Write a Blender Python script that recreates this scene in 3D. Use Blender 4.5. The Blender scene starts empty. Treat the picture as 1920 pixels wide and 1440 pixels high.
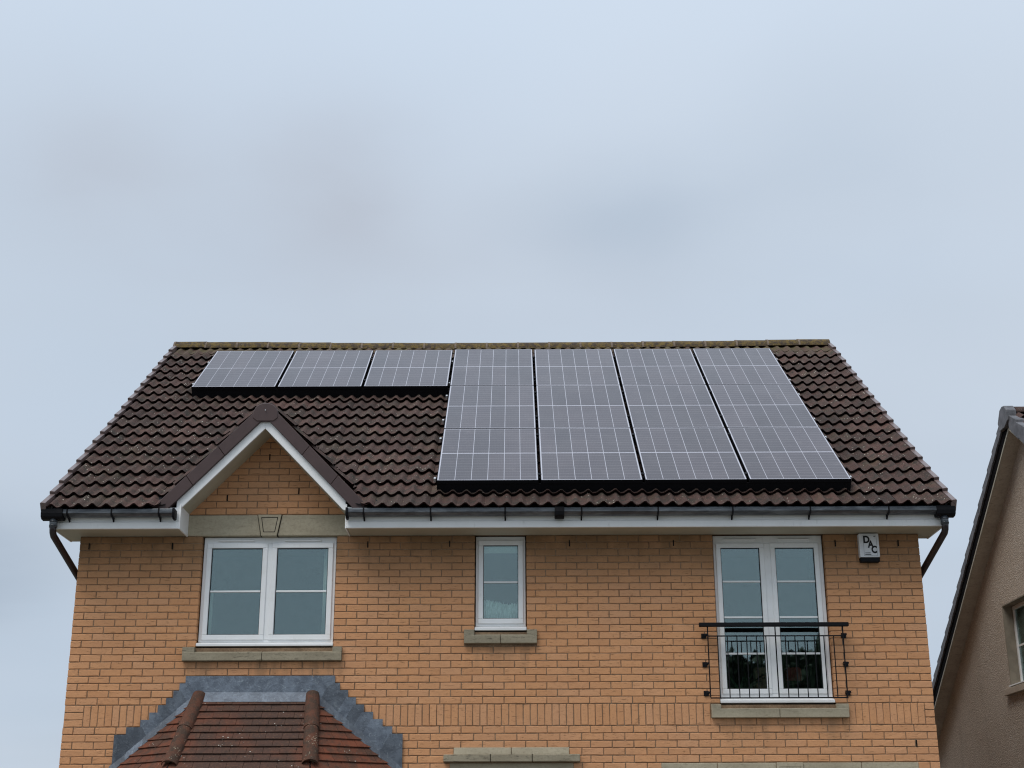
import bpy, bmesh, math, random
from mathutils import Vector, Matrix
random.seed(7)
R = math.radians
S = bpy.context.scene
COL = S.collection

# ------------------------------------------------------------------ camera, sky, sun, exposure
# units: metres.  x along the facade, y into the house, z up; z = 0 is the top of the soldier course
GROUND = -3.05
CAM = Vector((4.734, -15.163, -1.550))
pitch, yaw, roll = 0.32387, -0.00185, -0.00323
cam_d = bpy.data.cameras.new('camera'); cam = bpy.data.objects.new('camera', cam_d); COL.objects.link(cam)
fwd = Vector((math.sin(yaw)*math.cos(pitch), math.cos(yaw)*math.cos(pitch), math.sin(pitch)))
rgt = Vector((math.cos(yaw), -math.sin(yaw), 0)); upv = rgt.cross(fwd)
r2 = rgt*math.cos(roll) + upv*math.sin(roll); u2 = -rgt*math.sin(roll) + upv*math.cos(roll)
cam.matrix_world = Matrix(((r2.x, u2.x, -fwd.x, CAM.x), (r2.y, u2.y, -fwd.y, CAM.y), (r2.z, u2.z, -fwd.z, CAM.z), (0, 0, 0, 1)))
cam_d.sensor_width = 36; cam_d.lens = 2657.5/1920*36; cam_d.clip_start = 0.1; cam_d.clip_end = 2000
S.camera = cam
S.view_settings.view_transform = 'Standard'; S.view_settings.look = 'None'
S.cycles.filter_width = 1.15
S.view_settings.exposure = 0.0; S.view_settings.gamma = 1.0; S.view_settings.use_curve_mapping = False

SUN_EL, SUN_AZ = R(60), R(222)            # azimuth clockwise from +y; behind and left of the camera
W_ = bpy.data.worlds.new('World'); S.world = W_; W_.use_nodes = True
nt = W_.node_tree; N = nt.nodes; Lk = nt.links; N.clear()
def wn(t, **k):
    n = N.new(t)
    for a, b in k.items(): setattr(n, a, b)
    return n
def wm(op, a, b=None, c=None):
    n = wn('ShaderNodeMath', operation=op)
    for i, v in enumerate((a, b, c)):
        if v is None: continue
        if isinstance(v, (int, float)): n.inputs[i].default_value = v
        else: Lk.new(v, n.inputs[i])
    return n.outputs[0]
def wmix(f, a, b):
    n = wn('ShaderNodeMix', data_type='RGBA')
    for s, v in ((0, f), (6, a), (7, b)):
        if isinstance(v, (int, float)): n.inputs[s].default_value = v
        elif isinstance(v, tuple): n.inputs[s].default_value = (*v, 1)
        else: Lk.new(v, n.inputs[s])
    return n.outputs[2]
out = wn('ShaderNodeOutputWorld')
sky = wn('ShaderNodeTexSky', sky_type='NISHITA', sun_disc=False, sun_elevation=SUN_EL, sun_rotation=SUN_AZ)
bg1 = wn('ShaderNodeBackground'); bg1.inputs[1].default_value = 0.06; Lk.new(sky.outputs[0], bg1.inputs[0])
tc = wn('ShaderNodeTexCoord')
sep = wn('ShaderNodeSeparateXYZ'); Lk.new(tc.outputs['Generated'], sep.inputs[0])
X_, Y_, Z_ = sep.outputs
zc = wm('ADD', wm('MAXIMUM', Z_, 0.0), 0.16)
comb = wn('ShaderNodeCombineXYZ'); Lk.new(wm('DIVIDE', X_, zc), comb.inputs[0]); Lk.new(wm('DIVIDE', Y_, zc), comb.inputs[1])
def wnoise(scale, detail, off):
    mp = wn('ShaderNodeMapping'); mp.inputs[1].default_value = off; Lk.new(comb.outputs[0], mp.inputs[0])
    n = wn('ShaderNodeTexNoise'); n.inputs['Scale'].default_value = scale; n.inputs['Detail'].default_value = detail
    n.inputs['Roughness'].default_value = 0.45; Lk.new(mp.outputs[0], n.inputs['Vector']); return n.outputs[0]
def smooth(v, a, b):
    n = wn('ShaderNodeMapRange', interpolation_type='SMOOTHSTEP'); n.inputs[1].default_value = a; n.inputs[2].default_value = b
    Lk.new(v, n.inputs[0]); return n.outputs[0]
n1 = smooth(wnoise(0.55, 3, (0.0, 0.0, 0.0)), 0.36, 0.66)
n2 = smooth(wnoise(1.7, 4, (5.0, 3.0, 0.0)), 0.35, 0.68)
# soft darker cloud masses at fixed places of the sky (azimuth from +y, elevation, both in radians)
az = wm('ARCTAN2', X_, Y_)
el = wm('ARCSINE', Z_)
def blob(a0, e0, sa, se):
    da = wm('DIVIDE', wm('SUBTRACT', az, a0), sa); de = wm('DIVIDE', wm('SUBTRACT', el, e0), se)
    q = wm('ADD', wm('MULTIPLY', da, da), wm('MULTIPLY', de, de))
    return wm('POWER', 2.718, wm('MULTIPLY', q, -1.0))
warm = wm('ADD', blob(-0.13, 0.470, 0.055, 0.052), wm('MULTIPLY', blob(-0.32, 0.455, 0.060, 0.062), 0.7))
warm = wm('ADD', wm('ADD', wm('MULTIPLY', warm, 0.62), wm('MULTIPLY', blob(-0.20, 0.455, 0.24, 0.085), 0.50)), wm('MULTIPLY', blob(-0.04, 0.39, 0.22, 0.05), 0.25))
cool = wm('ADD', wm('MULTIPLY', blob(0.22, 0.45, 0.16, 0.10), 0.35), wm('ADD', wm('MULTIPLY', blob(0.085, 0.440, 0.075, 0.035), 0.55), wm('MULTIPLY', blob(-0.38, 0.185, 0.07, 0.045), 0.95)))
base = wmix(n1, (0.525, 0.618, 0.735), (0.595, 0.675, 0.782))
base = wmix(wm('MULTIPLY', n2, 0.30), base, (0.53, 0.59, 0.665))
n3 = wm('ADD', 0.68, wm('MULTIPLY', smooth(wnoise(3.2, 6, (1.0, 8.0, 0.0)), 0.32, 0.68), 0.55))
base = wmix(wm('MULTIPLY', wm('MULTIPLY', warm, n3), 0.66), base, (0.450, 0.488, 0.562))
base = wmix(wm('MULTIPLY', wm('MULTIPLY', cool, n3), 0.70), base, (0.40, 0.48, 0.585))
# an overcast sky grows brighter towards the zenith
gain = wm('ADD', 1.0, wm('MULTIPLY', wm('POWER', wm('MAXIMUM', Z_, 0.0), 2.6), 0.9))
hsv = wn('ShaderNodeVectorMath', operation='SCALE'); Lk.new(base, hsv.inputs[0]); Lk.new(gain, hsv.inputs['Scale'])
bg2 = wn('ShaderNodeBackground'); bg2.inputs[1].default_value = 1.0; Lk.new(hsv.outputs[0], bg2.inputs[0])
ms = wn('ShaderNodeMixShader'); ms.inputs[0].default_value = 0.95
Lk.new(bg1.outputs[0], ms.inputs[1]); Lk.new(bg2.outputs[0], ms.inputs[2]); Lk.new(ms.outputs[0], out.inputs[0])

sd = bpy.data.lights.new('sun', 'SUN'); sd.energy = 2.15; sd.angle = R(34); sd.color = (1.0, 0.955, 0.90)
so = bpy.data.objects.new('sun', sd); COL.objects.link(so)
sdir = Vector((math.sin(SUN_AZ)*math.cos(SUN_EL), math.cos(SUN_AZ)*math.cos(SUN_EL), math.sin(SUN_EL)))
so.rotation_euler = sdir.to_track_quat('Z', 'Y').to_euler(); so.location = sdir*40

# ------------------------------------------------------------------ helpers
def tag(o, label=None, cat=None, group=None, kind=None):
    if label: o['label'] = label
    if cat: o['category'] = cat
    if group: o['group'] = group
    if kind: o['kind'] = kind
    return o
def empty(name, loc=(0, 0, 0), rot=(0, 0, 0), **k):
    o = bpy.data.objects.new(name, None); COL.objects.link(o); o.location = loc; o.rotation_euler = rot
    o.empty_display_size = 0.1
    return tag(o, **k)
def link(name, me, parent=None, **k):
    o = bpy.data.objects.new(name, me); COL.objects.link(o)
    if parent: o.parent = parent
    return tag(o, **k)
class MB:
    def __init__(s): s.v = []; s.f = []; s.sm = []; s.r = []
    def add(s, vs, fs, smooth=False, rnd=0.0):
        b = len(s.v); s.v += [tuple(v) for v in vs]
        for f in fs: s.f.append(tuple(b+i for i in f)); s.sm.append(smooth); s.r.append(rnd)
        return s
    def box(s, x0, x1, y0, y1, z0, z1, rnd=0.0):
        return s.add([(x0,y0,z0),(x1,y0,z0),(x1,y1,z0),(x0,y1,z0),(x0,y0,z1),(x1,y0,z1),(x1,y1,z1),(x0,y1,z1)],
                     [(0,3,2,1),(4,5,6,7),(0,1,5,4),(1,2,6,5),(2,3,7,6),(3,0,4,7)], rnd=rnd)
    def prism(s, poly, a0, a1, axis='y', smooth=False, rnd=0.0):
        """poly: 2D points; axis y -> (x,z), x -> (y,z), z -> (x,y)"""
        def P(p, a): return {'y': (p[0], a, p[1]), 'x': (a, p[0], p[1]), 'z': (p[0], p[1], a)}[axis]
        n = len(poly); vs = [P(p, a0) for p in poly] + [P(p, a1) for p in poly]
        b = len(s.v); s.v += vs
        for i in range(n): s.f.append((b+i, b+(i+1)%n, b+n+(i+1)%n, b+n+i)); s.sm.append(smooth); s.r.append(rnd)
        s.f.append(tuple(b+i for i in range(n))); s.sm.append(False); s.r.append(rnd)
        s.f.append(tuple(b+n+i for i in reversed(range(n)))); s.sm.append(False); s.r.append(rnd)
        return s
    def tube(s, pts, rad, n=10, cap=True, smooth=True):
        pts = [Vector(p) for p in pts]; rings = []
        for i, p in enumerate(pts):
            d = (pts[min(i+1, len(pts)-1)] - pts[max(i-1, 0)]).normalized()
            a = Vector((1, 0, 0)) if abs(d.x) < 0.9 else Vector((0, 0, 1))
            u = d.cross(a).normalized(); w = d.cross(u)
            rr = rad[i] if isinstance(rad, (list, tuple)) else rad
            rings.append([p + u*math.cos(2*math.pi*k/n)*rr + w*math.sin(2*math.pi*k/n)*rr for k in range(n)])
        b = len(s.v)
        for r in rings: s.v += [tuple(q) for q in r]
        for i in range(len(pts)-1):
            for k in range(n):
                s.f.append((b+i*n+k, b+i*n+(k+1)%n, b+(i+1)*n+(k+1)%n, b+(i+1)*n+k)); s.sm.append(smooth); s.r.append(0)
        if cap:
            s.f.append(tuple(b+k for k in reversed(range(n)))); s.f.append(tuple(b+(len(pts)-1)*n+k for k in range(n)))
            s.sm += [False]*2; s.r += [0]*2
        return s
    def mesh(s, name, mat, bevel=0, rnd=False, mtx=None):
        me = bpy.data.meshes.new(name); me.from_pydata(s.v, [], s.f); me.validate()
        if len(me.polygons) == len(s.sm): me.polygons.foreach_set('use_smooth', s.sm)
        if rnd and len(me.polygons) == len(s.r):
            a = me.attributes.new('rnd', 'FLOAT', 'FACE'); a.data.foreach_set('value', s.r)
        bm = bmesh.new(); bm.from_mesh(me)
        bmesh.ops.recalc_face_normals(bm, faces=bm.faces)
        if bevel:
            es = [e for e in bm.edges if len(e.link_faces) == 2 and e.calc_face_angle(0) > 0.6]
            bmesh.ops.bevel(bm, geom=es, offset=bevel, segments=1, affect='EDGES', clamp_overlap=True)
        if mtx: bm.transform(mtx)
        bm.to_mesh(me); bm.free(); me.materials.append(mat)
        return me
    def build(s, name, mat, parent=None, bevel=0, rnd=False, mtx=None, **k):
        return link(name, s.mesh(name, mat, bevel, rnd, mtx), parent, **k)
def box(name, mat, parent, *a, bevel=0, **k): return MB().box(*a).build(name, mat, parent, bevel=bevel, **k)

# ------------------------------------------------------------------ materials
class Mat:
    def __init__(s, name, rough=0.8, spec=0.4, color=(.5,.5,.5), metal=0.0):
        s.m = bpy.data.materials.new(name); s.m.use_nodes = True; s.t = s.m.node_tree
        s.b = s.t.nodes['Principled BSDF']; s.b.inputs['Roughness'].default_value = rough
        s.b.inputs['Specular IOR Level'].default_value = spec; s.b.inputs['Base Color'].default_value = (*color, 1)
        s.b.inputs['Metallic'].default_value = metal
        s.geo = None
    def n(s, t, **k):
        x = s.t.nodes.new(t)
        for a, b in k.items(): setattr(x, a, b)
        return x
    def pos(s, scale=(1, 1, 1), off=(0, 0, 0), obj=False, rot=(0,0,0)):
        g = s.n('ShaderNodeTexCoord').outputs['Object'] if obj else s.n('ShaderNodeNewGeometry').outputs['Position']
        mp = s.n('ShaderNodeMapping'); mp.inputs[1].default_value = off; mp.inputs[2].default_value = rot; mp.inputs[3].default_value = scale
        s.t.links.new(g, mp.inputs[0]); return mp.outputs[0]
    def noise(s, scale, vec=None, detail=4, rough=0.6, dist=0):
        x = s.n('ShaderNodeTexNoise'); x.inputs['Scale'].default_value = scale; x.inputs['Detail'].default_value = detail
        x.inputs['Roughness'].default_value = rough; x.inputs['Distortion'].default_value = dist
        s.t.links.new(vec if vec else s.pos(), x.inputs['Vector']); return x.outputs[0]
    def vor(s, scale, vec=None, feature='F1'):
        x = s.n('ShaderNodeTexVoronoi', feature=feature); x.inputs['Scale'].default_value = scale
        s.t.links.new(vec if vec else s.pos(), x.inputs['Vector']); return x.outputs[0]
    def rng(s, v, a, b, c=0.0, d=1.0, smooth=True):
        x = s.n('ShaderNodeMapRange', interpolation_type='SMOOTHSTEP' if smooth else 'LINEAR')
        for i, q in enumerate((a, b, c, d)): x.inputs[i+1].default_value = q
        s.t.links.new(v, x.inputs[0]); return x.outputs[0]
    def math(s, op, *a):
        x = s.n('ShaderNodeMath', operation=op)
        for i, v in enumerate(a):
            if isinstance(v, (int, float)): x.inputs[i].default_value = v
            else: s.t.links.new(v, x.inputs[i])
        return x.outputs[0]
    def mix(s, f, a, b, mode='MIX'):
        x = s.n('ShaderNodeMix', data_type='RGBA', blend_type=mode)
        for k, v in ((0, f), (6, a), (7, b)):
            if isinstance(v, (int, float)): x.inputs[k].default_value = v
            elif isinstance(v, tuple): x.inputs[k].default_value = (*v, 1)
            else: s.t.links.new(v, x.inputs[k])
        return x.outputs[2]
    def rand(s):
        a = s.n('ShaderNodeAttribute', attribute_name='rnd').outputs['Fac']
        return s.math('FRACT', s.math('ADD', a, s.n('ShaderNodeObjectInfo').outputs['Random']))
    def hval(s, col, v):
        x = s.n('ShaderNodeVectorMath', operation='SCALE'); s.t.links.new(col, x.inputs[0])
        s.t.links.new(v, x.inputs['Scale']); return x.outputs[0]
    def col(s, v): s.t.links.new(v, s.b.inputs['Base Color'])
    def bump(s, h, dist, strength=1.0):
        x = s.n('ShaderNodeBump'); x.inputs['Distance'].default_value = dist; x.inputs['Strength'].default_value = strength
        s.t.links.new(h, x.inputs['Height']); s.t.links.new(x.outputs[0], s.b.inputs['Normal']); return s

# brick: orange-buff, sand faced, drag marks
def brick_mat():
    m = Mat('buff_brick', 0.92, 0.15)
    rn = m.rand()
    c = m.mix(m.rng(rn, 0, 1, smooth=False), (0.650, 0.334, 0.163), (0.582, 0.290, 0.139))
    fr2 = m.math('FRACT', m.math('MULTIPLY', rn, 7.31))
    c = m.mix(m.rng(fr2, 0.6, 1.0, 0, 0.6), c, (0.63, 0.345, 0.190))
    big = m.noise(1.1, detail=3)
    c = m.mix(m.rng(big, 0.4, 0.7, 0, 0.5), c, (0.56, 0.300, 0.165))
    fine = m.noise(130, detail=5, rough=0.75)
    c = m.mix(m.rng(fine, 0.35, 0.75, 0, 0.42), c, (0.40, 0.205, 0.110))
    med = m.noise(22, m.pos((1, 1, 1.6)), detail=4, rough=0.65)
    c = m.mix(m.rng(med, 0.50, 0.70, 0, 0.45), c, (0.44, 0.225, 0.125))
    drag = m.noise(14, m.pos((0.9, 1, 6.5)), detail=4, rough=0.7, dist=0.6)
    dm = m.rng(drag, 0.60, 0.67)
    c = m.mix(m.math('MULTIPLY', dm, 0.48), c, (0.16, 0.085, 0.045))
    # weathering: soot and soffit shade mixed into the colour near the eaves, a few pale patches of old mortar
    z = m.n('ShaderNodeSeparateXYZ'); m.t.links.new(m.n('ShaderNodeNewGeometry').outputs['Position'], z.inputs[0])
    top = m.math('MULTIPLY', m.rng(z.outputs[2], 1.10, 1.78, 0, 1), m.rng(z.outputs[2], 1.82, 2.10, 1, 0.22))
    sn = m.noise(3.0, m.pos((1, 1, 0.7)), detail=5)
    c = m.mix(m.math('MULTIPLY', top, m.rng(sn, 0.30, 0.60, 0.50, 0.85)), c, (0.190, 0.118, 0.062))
    X = z.outputs[0]; Zc = z.outputs[2]
    for (xa, xb, zt) in ((1.20, 2.90, 0.45), (4.18, 4.97, 0.63), (6.77, 8.22, -0.15)):
        inx = m.math('MULTIPLY', m.rng(X, xa-0.03, xa+0.06), m.rng(X, xb-0.06, xb+0.03, 1, 0))
        dn_ = m.math('MULTIPLY', m.rng(Zc, zt-0.42, zt, 0, 1), m.rng(Zc, zt-0.001, zt+0.02, 1, 0))
        sx_ = m.noise(7, m.pos((1, 1, 0.12), (xa, 0, 0)), detail=4)
        c = m.mix(m.math('MULTIPLY', m.math('MULTIPLY', inx, dn_), m.rng(sx_, 0.38, 0.66, 0.0, 0.6)), c, (0.27, 0.165, 0.095))
    pale = m.noise(5.3, m.pos((1, 1, 2.4), (3.3, 0, 1.7)), detail=6, rough=0.7)
    c = m.mix(m.rng(pale, 0.70, 0.80, 0, 0.5), c, (0.52, 0.40, 0.29))
    m.col(c)
    h = m.math('ADD', m.math('MULTIPLY', fine, 0.6), m.math('MULTIPLY', m.math('SUBTRACT', 1.0, dm), 0.7))
    h = m.math('ADD', h, m.math('MULTIPLY', med, 0.8))
    m.bump(h, 0.004, 0.75)
    return m.m
def mortar_mat():
    m = Mat('mortar', 0.95, 0.1)
    n1 = m.noise(3.2, detail=5); n2 = m.noise(60, detail=4)
    c = m.mix(m.rng(n1, 0.38, 0.68), (0.230, 0.150, 0.094), (0.340, 0.230, 0.145))
    c = m.mix(m.rng(n2, 0.3, 0.7, 0, 0.5), c, (0.10, 0.07, 0.045)); m.col(c)
    m.bump(n2, 0.004); return m.m
def tile_mat():
    m = Mat('concrete_roof_tile', 0.85, 0.28)
    rn = m.rand()
    c = m.mix(rn, (0.058, 0.032, 0.026), (0.080, 0.041, 0.033))
    f2 = m.math('FRACT', m.math('MULTIPLY', rn, 5.7))
    c = m.mix(m.rng(f2, 0.70, 1.0, 0, 0.7), c, (0.056, 0.038, 0.030))
    n1 = m.noise(9, detail=6, rough=0.7)
    c = m.mix(m.rng(n1, 0.42, 0.66), c, (0.030, 0.025, 0.019))
    n2 = m.noise(30, m.pos((1, .6, .6), (2, 2, 0)), detail=5, rough=0.7)
    c = m.mix(m.rng(n2, 0.55, 0.75, 0, 0.6), c, (0.120, 0.078, 0.062))
    n5 = m.noise(3.1, m.pos(off=(4, 0, 1)), detail=5, rough=0.65)
    c = m.mix(m.rng(n5, 0.52, 0.70, 0, 0.5), c, (0.080, 0.060, 0.036))
    # lichen spots
    v = m.vor(21); n3 = m.noise(4.5, detail=3)
    sp = m.math('MULTIPLY', m.rng(v, 0.13, 0.20, 1, 0), m.rng(n3, 0.52, 0.60))
    c = m.mix(m.math('MULTIPLY', sp, 0.9), c, (0.50, 0.46, 0.38))
    v2 = m.vor(47, m.pos(off=(1, 2, 3))); n4 = m.noise(6.5, m.pos(off=(9, 0, 0)), detail=3)
    sp2 = m.math('MULTIPLY', m.rng(v2, 0.14, 0.24, 1, 0), m.rng(n4, 0.50, 0.62))
    c = m.mix(m.math('MULTIPLY', sp2, 0.6), c, (0.33, 0.28, 0.18))
    # yellow-green algae below the ridge
    z = m.n('ShaderNodeSeparateXYZ'); m.t.links.new(m.n('ShaderNodeNewGeometry').outputs['Position'], z.inputs[0])
    al = m.math('MULTIPLY', m.rng(z.outputs[2], 5.30, 5.65), m.rng(n1, 0.38, 0.6, 0.0, 0.6))
    c = m.mix(al, c, (0.135, 0.115, 0.040))
    c = m.hval(c, m.rng(m.noise(1.2, detail=3), 0.3, 0.7, 0.82, 1.20)); c = m.hval(c, m.rng(m.math('FRACT', m.math('MULTIPLY', rn, 13.7)), 0, 1, 0.80, 1.22, False))
    m.col(c)
    g1 = m.noise(75, detail=5, rough=0.75)
    c = m.mix(m.rng(g1, 0.52, 0.72, 0, 0.55), c, (0.150, 0.088, 0.070)); c = m.mix(m.rng(g1, 0.30, 0.46, 0.6, 0), c, (0.020, 0.015, 0.013)); m.col(c)
    fine = m.noise(150, detail=4)
    m.bump(m.math('ADD', m.math('MULTIPLY', n1, 0.8), m.math('ADD', fine, g1)), 0.005, 0.8); return m.m
def ridge_mat():
    m = Mat('lichen_ridge_tile', 0.9, 0.2)
    n1 = m.noise(14, detail=6, rough=0.75); n2 = m.noise(34, m.pos(off=(3, 1, 2)), detail=5, rough=0.7)
    c = m.mix(m.rng(n1, 0.40, 0.60), (0.056, 0.041, 0.031), (0.150, 0.104, 0.034))
    c = m.mix(m.rng(n2, 0.50, 0.66, 0, 0.8), c, (0.060, 0.048, 0.036))
    c = m.mix(m.rng(m.noise(50, detail=4), 0.62, 0.72, 0, 0.7), c, (0.33, 0.27, 0.17))
    m.col(c); m.bump(n2, 0.006); return m.m
def plain_tile_mat():
    m = Mat('red_plain_tile', 0.88, 0.2)
    rn = m.rand()
    c = m.mix(rn, (0.170, 0.056, 0.031), (0.122, 0.046, 0.028))
    n1 = m.noise(6, detail=6, rough=0.7)
    g = m.n('ShaderNodeSeparateXYZ'); m.t.links.new(m.n('ShaderNodeNewGeometry').outputs['Position'], g.inputs[0])
    c = m.mix(m.rng(n1, 0.40, 0.62, 0, 0.75), c, (0.060, 0.040, 0.030))
    mid = m.math('MULTIPLY', m.rng(g.outputs[0], 1.35, 1.6), m.rng(g.outputs[0], 2.45, 2.7, 1, 0))
    n4 = m.noise(2.2, m.pos(off=(7, 0, 0)), detail=4)
    c = m.mix(m.math('MULTIPLY', mid, m.rng(n4, 0.3, 0.6, 0.35, 0.85)), c, (0.062, 0.040, 0.032))
    c = m.mix(m.rng(m.noise(40, m.pos((1, 1, 2)), detail=5, rough=0.7), 0.50, 0.70, 0, 0.55), c, (0.17, 0.090, 0.052))
    c = m.mix(m.rng(m.noise(17, m.pos(off=(5, 5, 0)), detail=5, rough=0.7), 0.54, 0.68, 0, 0.6), c, (0.045, 0.030, 0.024))
    v = m.vor(26, m.pos(off=(0, .3, 0))); n3 = m.noise(3.4, m.pos(off=(2, 0, 5)), detail=3)
    c = m.mix(m.math('MULTIPLY', m.rng(v, 0.11, 0.18, 1, 0), m.rng(n3, 0.55, 0.62)), c, (0.62, 0.60, 0.53))
    m.col(c); m.bump(m.noise(90, detail=4), 0.003, 0.6); return m.m
def stone_mat(name, a, b, dark, amt=0.6):
    m = Mat(name, 0.9, 0.2)
    n1 = m.noise(2.2, m.pos((1, 1, 3)), detail=5); n2 = m.noise(38, detail=5, rough=0.7)
    c = m.mix(m.rng(n1, 0.35, 0.68), a, b)
    c = m.mix(m.rng(n2, 0.42, 0.75, 0, 0.35), c, dark)
    n3 = m.noise(9, m.pos((1, 1, 4.5), (4, 0, 2)), detail=6, rough=0.72)
    c = m.mix(m.rng(n3, 0.54, 0.68, 0, amt), c, dark)
    m.col(c); m.bump(n2, 0.003, 0.6); return m.m
def pvc_mat(name='white_upvc', c0=(0.81, 0.82, 0.82), c1=(0.71, 0.71, 0.69), rough=0.38):
    m = Mat(name, rough, 0.45)
    n = m.noise(2.4, m.pos((1, 1, 2.0)), detail=5); n2 = m.noise(26, m.pos((1, 1, 0.35)), detail=4)
    c = m.mix(m.rng(n, 0.40, 0.75, 0, 0.6), c0, c1)
    c = m.mix(m.rng(n2, 0.58, 0.8, 0, 0.25), c, (0.42, 0.42, 0.39)); m.col(c); return m.m
def lead_mat():
    m = Mat('lead_sheet', 0.55, 0.5)
    n1 = m.noise(7, detail=6, rough=0.7, dist=0.6); n2 = m.noise(26, m.pos((1, 1, 1), (4, 4, 4)), detail=5, rough=0.7, dist=1.0)
    c = m.mix(m.rng(n1, 0.36, 0.66), (0.070, 0.087, 0.112), (0.130, 0.158, 0.195))
    c = m.mix(m.rng(n2, 0.56, 0.70, 0, 0.75), c, (0.24, 0.28, 0.305))
    c = m.mix(m.rng(n2, 0.34, 0.44, 0.6, 0), c, (0.055, 0.068, 0.090))
    c = m.hval(c, m.rng(m.n('ShaderNodeObjectInfo').outputs['Random'], 0, 1, 0.62, 1.28)); m.col(c)
    m.bump(m.math('ADD', n1, m.math('MULTIPLY', n2, 0.5)), 0.012, 0.7); return m.m
def black_plastic():
    m = Mat('black_gutter_plastic', 0.34, 0.5)
    n = m.noise(12, m.pos((0.5, 1, 2)), detail=6, rough=0.7)
    c = m.mix(m.rng(n, 0.40, 0.72), (0.020, 0.024, 0.032), (0.095, 0.110, 0.125)); m.col(c)
    m.t.links.new(m.rng(n, 0.3, 0.8, 0.28, 0.6), m.b.inputs['Roughness']); return m.m
def gutter_face():
    m = Mat('dusty_sheen_gutter', 0.42, 0.5)  # grey tone holds dust plus sky reflection put into the base colour
    n = m.noise(9, m.pos((0.35, 1, 2)), detail=6, rough=0.7)
    c = m.mix(m.rng(n, 0.36, 0.70), (0.028, 0.034, 0.042), (0.125, 0.14, 0.155)); m.col(c); return m.m
def roughcast():
    m = Mat('roughcast_render', 0.95, 0.12)
    n0 = m.noise(0.8, detail=4); n1 = m.noise(55, detail=6, rough=0.8); v = m.vor(85)
    c = m.mix(m.rng(n0, 0.35, 0.65), (0.660, 0.575, 0.475), (0.740, 0.660, 0.560))
    c = m.mix(m.rng(n1, 0.42, 0.64, 0, 0.6), c, (0.340, 0.262, 0.205))
    st = m.noise(2.2, m.pos((1, 1, 0.25), (0, 3, 0)), detail=4)
    c = m.mix(m.rng(st, 0.55, 0.75, 0, 0.3), c, (0.26, 0.215, 0.165)); m.col(c)
    gr = m.vor(60, m.pos(off=(.3, .1, .2))); c = m.mix(m.rng(gr, 0.30, 0.50, 0.0, 0.5), c, (0.26, 0.20, 0.155)); c = m.mix(m.rng(m.noise(95, detail=2), 0.58, 0.68, 0, 0.5), c, (0.72, 0.64, 0.55)); m.col(c)
    m.bump(m.math('ADD', n1, m.math('MULTIPLY', v, 0.8)), 0.012, 1.0); return m.m
def cell_mat():
    m = Mat('solar_cells', 0.2, 0.52)
    tcx = m.n('ShaderNodeTexCoord').outputs['Object']
    sx = m.n('ShaderNodeSeparateXYZ'); m.t.links.new(tcx, sx.inputs[0])
    def line(v, period, w):
        fr = m.math('FRACT', m.math('DIVIDE', v, period))
        d = m.math('ABSOLUTE', m.math('SUBTRACT', fr, 0.5))
        return m.rng(d, 0.5-w/period, 0.5-w/period*0.3)
    row = line(sx.outputs[1], 0.0811, 0.0035)     # gaps between half cells
    bus = line(sx.outputs[0], 0.0178, 0.0012)     # bus wires
    c = m.mix(m.math('MULTIPLY', row, 0.34), (0.040, 0.028, 0.034), (0.40, 0.38, 0.40))
    c = m.mix(m.math('MULTIPLY', bus, 0.10), c, (0.34, 0.33, 0.35))
    n = m.noise(1.3, detail=3)
    c = m.mix(m.rng(n, 0.35, 0.7, 0.0, 0.10), c, (0.20, 0.17, 0.17))
    dust = m.noise(9, detail=6, rough=0.75); c = m.mix(m.rng(dust, 0.52, 0.75, 0.0, 0.10), c, (0.34, 0.30, 0.27))
    c = m.hval(c, m.rng(m.n('ShaderNodeObjectInfo').outputs['Random'], 0, 1, 0.85, 1.15)); m.col(c)
    m.t.links.new(m.rng(m.noise(2.2, detail=4), 0.3, 0.7, 0.12, 0.24), m.b.inputs['Roughness'])
    m.b.inputs['IOR'].default_value = 1.5
    return m.m
def glass_mat(name, tint=(0.82, 0.985, 0.985), trans=(0.85, 0.92, 0.90), f0=0.125):
    m = bpy.data.materials.new(name); m.use_nodes = True; t = m.node_tree; t.nodes.clear()
    o = t.nodes.new('ShaderNodeOutputMaterial'); mx = t.nodes.new('ShaderNodeMixShader')
    tr = t.nodes.new('ShaderNodeBsdfTransparent'); tr.inputs[0].default_value = (*trans, 1)
    gl = t.nodes.new('ShaderNodeBsdfGlossy'); gl.inputs[0].default_value = (*tint, 1); gl.inputs['Roughness'].default_value = 0.015
    lw = t.nodes.new('ShaderNodeLayerWeight'); lw.inputs[0].default_value = 0.35
    mr = t.nodes.new('ShaderNodeMapRange'); mr.inputs[3].default_value = f0; mr.inputs[4].default_value = 0.9
    t.links.new(lw.outputs['Fresnel'], mr.inputs[0]); mr.inputs[1].default_value = 0.02
    # panes of a sealed unit are never perfectly flat
    g = t.nodes.new('ShaderNodeNewGeometry'); nz = t.nodes.new('ShaderNodeTexNoise'); nz.inputs['Scale'].default_value = 1.6
    t.links.new(g.outputs['Position'], nz.inputs['Vector'])
    bp = t.nodes.new('ShaderNodeBump'); bp.inputs['Distance'].default_value = 0.002; bp.inputs['Strength'].default_value = 0.3
    t.links.new(nz.outputs[0], bp.inputs['Height']); t.links.new(bp.outputs[0], gl.inputs['Normal'])
    t.links.new(mr.outputs[0], mx.inputs[0]); t.links.new(tr.outputs[0], mx.inputs[1]); t.links.new(gl.outputs[0], mx.inputs[2])
    t.links.new(mx.outputs[0], o.inputs[0]); return m
def plain(name, c, rough=0.8, spec=0.3, metal=0.0, var=0.25, scale=8):
    m = Mat(name, rough, spec, c, metal)
    n = m.noise(scale, detail=5)
    m.col(m.mix(m.rng(n, 0.35, 0.7, 0, 1), c, tuple(q*(1-var) for q in c))); return m.m

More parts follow.
